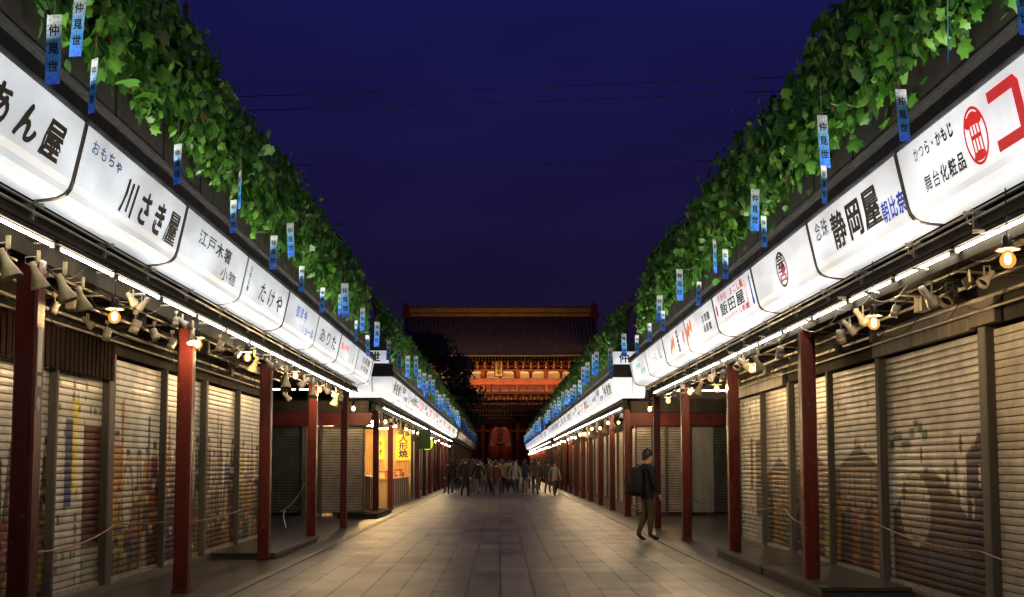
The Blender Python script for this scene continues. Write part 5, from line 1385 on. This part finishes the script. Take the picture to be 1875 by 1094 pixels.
# ------------------------------------------------------------------ people
skin_m = M('skin', (.42, .26, .18), .5, amount=.1)
hair_m = M('hair', (.018, .015, .013), .5, amount=.2)
def person_mesh(stride=0., arm=0., phone=False, coat=.0, fingers=True, turn=0.):
    V = []; E = []; Rr = []; G = []
    def add(p, r, reg, parent=None):
        V.append(Vector(p)); Rr.append(r); G.append(reg); i = len(V) - 1
        if parent is not None: E.append((parent, i, reg))
        return i
    pel = add((0, 0, .96), (.150 + coat, .118 + coat), 1)
    wai = add((0, 0, 1.10), (.150 + coat, .112 + coat), 2, pel)
    che = add((0, .008, 1.27), (.168 + coat, .122 + coat), 2, wai)
    upc = add((0, -.005, 1.41), (.125, .10), 2, che)
    nec = add((0, .005, 1.505), (.055, .055), 0, upc)
    jaw = add((0, .030, 1.575), (.062, .070), 0, nec)
    hd = add((0, .018, 1.655), (.078, .092), 0, jaw)
    cr = add((0, .005, 1.728), (.055, .065), 0, hd)
    nose = add((0, .112, 1.612), (.012, .014), 0, jaw)
    for sgn in (-1, 1):
        ear = add((sgn * .083, .005, 1.625), (.012, .02), 0, hd)
        sh = add((sgn * .185, -.005, 1.40), (.068, .066), 2, upc)
        a = arm * sgn
        if phone: el = (sgn * .235, .05, 1.14); wr = (sgn * .12, .27, 1.24)
        else:
            el = (sgn * .245, -.03 + .16 * a, 1.135); wr = (sgn * .255, .05 + .30 * a, .91)
        e_ = add(el, (.050, .048), 2, sh)
        w_ = add(wr, (.033, .030), 2, e_)
        d = (Vector(wr) - Vector(el)).normalized()
        pm = add(Vector(wr) + d * .075, (.036, .022), 0, w_)
        if fingers:
            tip = Vector(wr) + d * .105
            side = Vector((0, 1, 0)) - d * d.y
            if side.length < .1: side = Vector((0, 0, 1)) - d * d.z
            side.normalize(); inn = Vector((-sgn, 0, 0))
            for q, ln in enumerate((.058, .070, .066, .050)):
                b0 = tip + side * (.030 - .020 * q)
                f1 = add(b0 + d * ln * .45 + inn * .006, (.0095, .0095), 0, pm)
                add(b0 + d * ln + inn * .026, (.0085, .0085), 0, f1)
            th = add(Vector(wr) + d * .045 + side * .042 + inn * .012, (.011, .011), 0, pm)
            add(Vector(wr) + d * .090 + side * .056 + inn * .026, (.0095, .0095), 0, th)
        st = stride * sgn
        hp = add((sgn * .088, 0, .90), (.102, .10), 1, pel)
        kn = Vector((sgn * .098, .02 + .22 * st + .06 * abs(st), .50 + .02 * abs(st)))
        an = Vector((sgn * .10, -.02 + .36 * st - (.12 if st < 0 else 0), .095 + (.10 * abs(st) if st < 0 else 0)))
        k_ = add(kn, (.068, .068), 1, hp)
        cf = add(kn.lerp(an, .35) + Vector((0, -.012, 0)), (.062, .064), 1, k_)
        a_ = add(an, (.048, .050), 1, cf)
        dn = -.03 if st < 0 else 0
        bl = add(an + Vector((sgn * .008, .105, -.055 + dn)), (.043, .036), 3, a_)
        add(an + Vector((sgn * .014, .185, -.065 + dn * 2)), (.032, .024), 3, bl)
    me = bpy.data.meshes.new('body'); me.from_pydata([tuple(v) for v in V], [(a, b_) for a, b_, _ in E], []); me.update()
    ob = bpy.data.objects.new('body', me); COL.objects.link(ob)
    sk = ob.modifiers.new('s', 'SKIN'); sk.use_smooth_shade = True
    for i, r_ in enumerate(Rr):
        d = me.skin_vertices[0].data[i]; d.radius = r_; d.use_root = (i == 0)
    sb = ob.modifiers.new('u', 'SUBSURF'); sb.levels = 2; sb.render_levels = 2
    dg = bpy.context.evaluated_depsgraph_get(); dg.update()
    m2 = bpy.data.meshes.new_from_object(ob.evaluated_get(dg)); m2.name = 'person'
    bpy.data.objects.remove(ob); bpy.data.meshes.remove(me)
    # clothing regions from the nearest bone
    A = np.array([V[a] for a, b_, _ in E]); B = np.array([V[b_] for a, b_, _ in E]); RG = [r_ for _, _, r_ in E]
    RA = np.array([(max(Rr[a]) + max(Rr[b_])) / 2 for a, b_, _ in E])
    n = len(m2.polygons); C = np.zeros(n * 3); m2.polygons.foreach_get('center', C); C = C.reshape(-1, 3)
    AB = B - A; L2 = (AB ** 2).sum(1)
    T = np.clip(((C[:, None] - A[None]) * AB[None]).sum(2) / L2[None], 0, 1)
    Dm = np.linalg.norm(C[:, None] - (A[None] + T[:, :, None] * AB[None]), axis=2) - RA[None]
    reg = np.array(RG)[Dm.argmin(1)]
    reg[(C[:, 2] > .80) & (C[:, 2] < 1.0) & (reg == 1)] = 2       # jacket hem below the hips
    reg[(C[:, 2] > 1.50) & (reg == 2)] = 0
    m2.materials.clear()
    for m in (skin_m, black_pl, black_pl, black_pl): m2.materials.append(m)
    m2.polygons.foreach_set('material_index', reg.astype(np.int32))
    m2.polygons.foreach_set('use_smooth', [True] * n); m2.update()
    return m2
def hair_cap(long=False):
    mb = MB(); n = 16; v = []; f = []
    rows = 7
    for i in range(rows):
        t_ = i / (rows - 1)
        for j in range(n):
            a = 2 * math.pi * j / n
            # the cap reaches lower at the back (-Y) than over the brow
            low = 1.69 - (.12 if not long else .22) * max(0, -math.sin(a)) - .05 * abs(math.cos(a)) + .015 * max(0, math.sin(a))
            z = low + (1.805 - low) * t_
            rr = math.sqrt(max(0, 1 - (max(0, z - 1.66) / .146) ** 2))
            v.append((.098 * rr * math.cos(a) * (1 + .04 * math.sin(3 * a + i)), .008 + .112 * rr * math.sin(a), z))
    for i in range(rows - 1):
        for j in range(n):
            a, b_ = i * n + j, i * n + (j + 1) % n; f.append((a, b_, b_ + n, a + n))
    f.append(tuple(range((rows - 1) * n, rows * n)))
    mb.add(v, f); return mb
cloth = {}
def cl(name, col):
    if name not in cloth: cloth[name] = M('cloth_' + name, col, .8, amount=.25, scale=6)
    return cloth[name]
BODIES = [person_mesh(.75, -.7), person_mesh(-.55, .5), person_mesh(.95, -.9, coat=.02), person_mesh(.12, .1, coat=.015), person_mesh(-.9, .8)]
HAIR = []
for lg_ in (False, True):
    h_ = hair_cap(lg_).build('hair', hair_m, None, True); HAIR.append(h_.data); bpy.data.objects.remove(h_)
def person(mesh, mats, loc, rz, label, group=None, sc=1., long=0):
    me = mesh.copy(); me.name = 'person'
    for i, m in enumerate(mats): me.materials[i] = m
    ob = bpy.data.objects.new('person', me); COL.objects.link(ob); ob.location = loc; ob.rotation_euler = (0, 0, R(rz)); ob.scale = (sc,) * 3
    tag(ob, label, 'person', group)
    h_ = bpy.data.objects.new('hair', HAIR[long]); COL.objects.link(h_); h_.parent = ob
    return ob
# the man waiting by the right-hand columns
MANX, MANY = 2.86, 21.35
person(person_mesh(.06, .25, coat=.03), (skin_m, cl('khaki_trousers', (.075, .056, .036)), cl('charcoal', (.014, .015, .018)), black_pl), (MANX, MANY, .006), -72, 'person in a dark jacket and khaki trousers standing by a right-hand column, wearing a backpack', sc=.985)
root = thing('backpack', (MANX, MANY, .006), 'bulky black backpack on the back of the person standing beside the column', 'backpack', rz=R(-72)); root.scale = (.985,) * 3
def blob(x0, x1, y0, y1, z0, z1):
    mb = MB(); n = 14; v = []; f = []
    prof = [(0.55, 0), (.9, .06), (1, .2), (1, .62), (.92, .84), (.7, .96), (.35, 1)]
    for s_, t_ in prof:
        for j in range(n):
            a = 2 * math.pi * j / n; ca, sa = math.cos(a), math.sin(a)
            e_ = .6
            v.append(((x0 + x1) / 2 + (x1 - x0) / 2 * s_ * math.copysign(abs(ca) ** e_, ca), (y0 + y1) / 2 + (y1 - y0) / 2 * s_ * math.copysign(abs(sa) ** e_, sa), z0 + (z1 - z0) * t_))
    for i in range(len(prof) - 1):
        for j in range(n): a, b_ = i * n + j, i * n + (j + 1) % n; f.append((a, b_, b_ + n, a + n))
    f += [tuple(range(n - 1, -1, -1)), tuple(range((len(prof) - 1) * n, len(prof) * n))]
    return mb.add(v, f)
bp_m = cl('black', (.014, .014, .016))
blob(-.17, .17, -.36, -.135, .86, 1.43).build('bag', bp_m, root, True)
blob(-.12, .12, -.43, -.34, .90, 1.15).build('pocket', bp_m, root, True)
for sgn in (-1, 1):
    MB().tube([(sgn * .11, -.13, 1.40), (sgn * .12, -.05, 1.475), (sgn * .13, .06, 1.45), (sgn * .135, .145, 1.32), (sgn * .15, .10, 1.12), (sgn * .14, -.14, 1.00)], .018, 6).build('strap', bp_m, root, True)
MB().tube([(-.05, -.2, 1.43), (-.03, -.2, 1.475), (.03, -.2, 1.475), (.05, -.2, 1.43)], .012, 6).build('handle', bp_m, root, True)
# strollers far down the street
CO = [('dark grey', (.050, .050, .052)), ('black', (.018, .018, .02)), ('slate', (.045, .055, .065)), ('brown', (.06, .042, .03)), ('pale grey', (.19, .18, .17)), ('olive', (.055, .06, .035)), ('navy', (.02, .026, .05)), ('beige', (.17, .14, .10)), ('wine', (.07, .02, .022))]
TR = [('black', (.015, .015, .017)), ('blue jean', (.03, .045, .08)), ('grey', (.06, .06, .06)), ('khaki', (.12, .09, .06))]
g = random.Random(11); combos = set(); spots = []
def ok(x, y): return all((x - a) ** 2 / .36 + (y - b_) ** 2 / 1.2 > 1 for a, b_ in spots)
NP = 46
while len(spots) < NP:
    y = 50 + 36 * g.random()
    x = g.uniform(-2.75, 2.75)
    if not -.077 < x / y < .064: continue
    if ok(x, y): spots.append((x, y))
spots.sort(key=lambda p: p[0] / p[1])
for i, (x, y) in enumerate(spots):
    while True:
        c, t_, w_ = g.choice(CO), g.choice(TR), g.random() < .6
        if (c[0], t_[0], w_) not in combos: combos.add((c[0], t_[0], w_)); break
    side = 'left part' if i < NP / 3 else 'middle' if i < 2 * NP / 3 else 'right part'
    rz = (0 if w_ else 180) + g.uniform(-25, 25)
    person(g.choice(BODIES), (skin_m, cl(t_[0], t_[1]), cl(c[0], c[1]), black_pl), (x, y, .004), rz, 'person in %s coat and %s trousers walking %s the gate' % (c[0], t_[0], 'towards' if w_ else 'away from'), 'people strolling down the street', g.uniform(.90, 1.03), int(g.random() < .45))
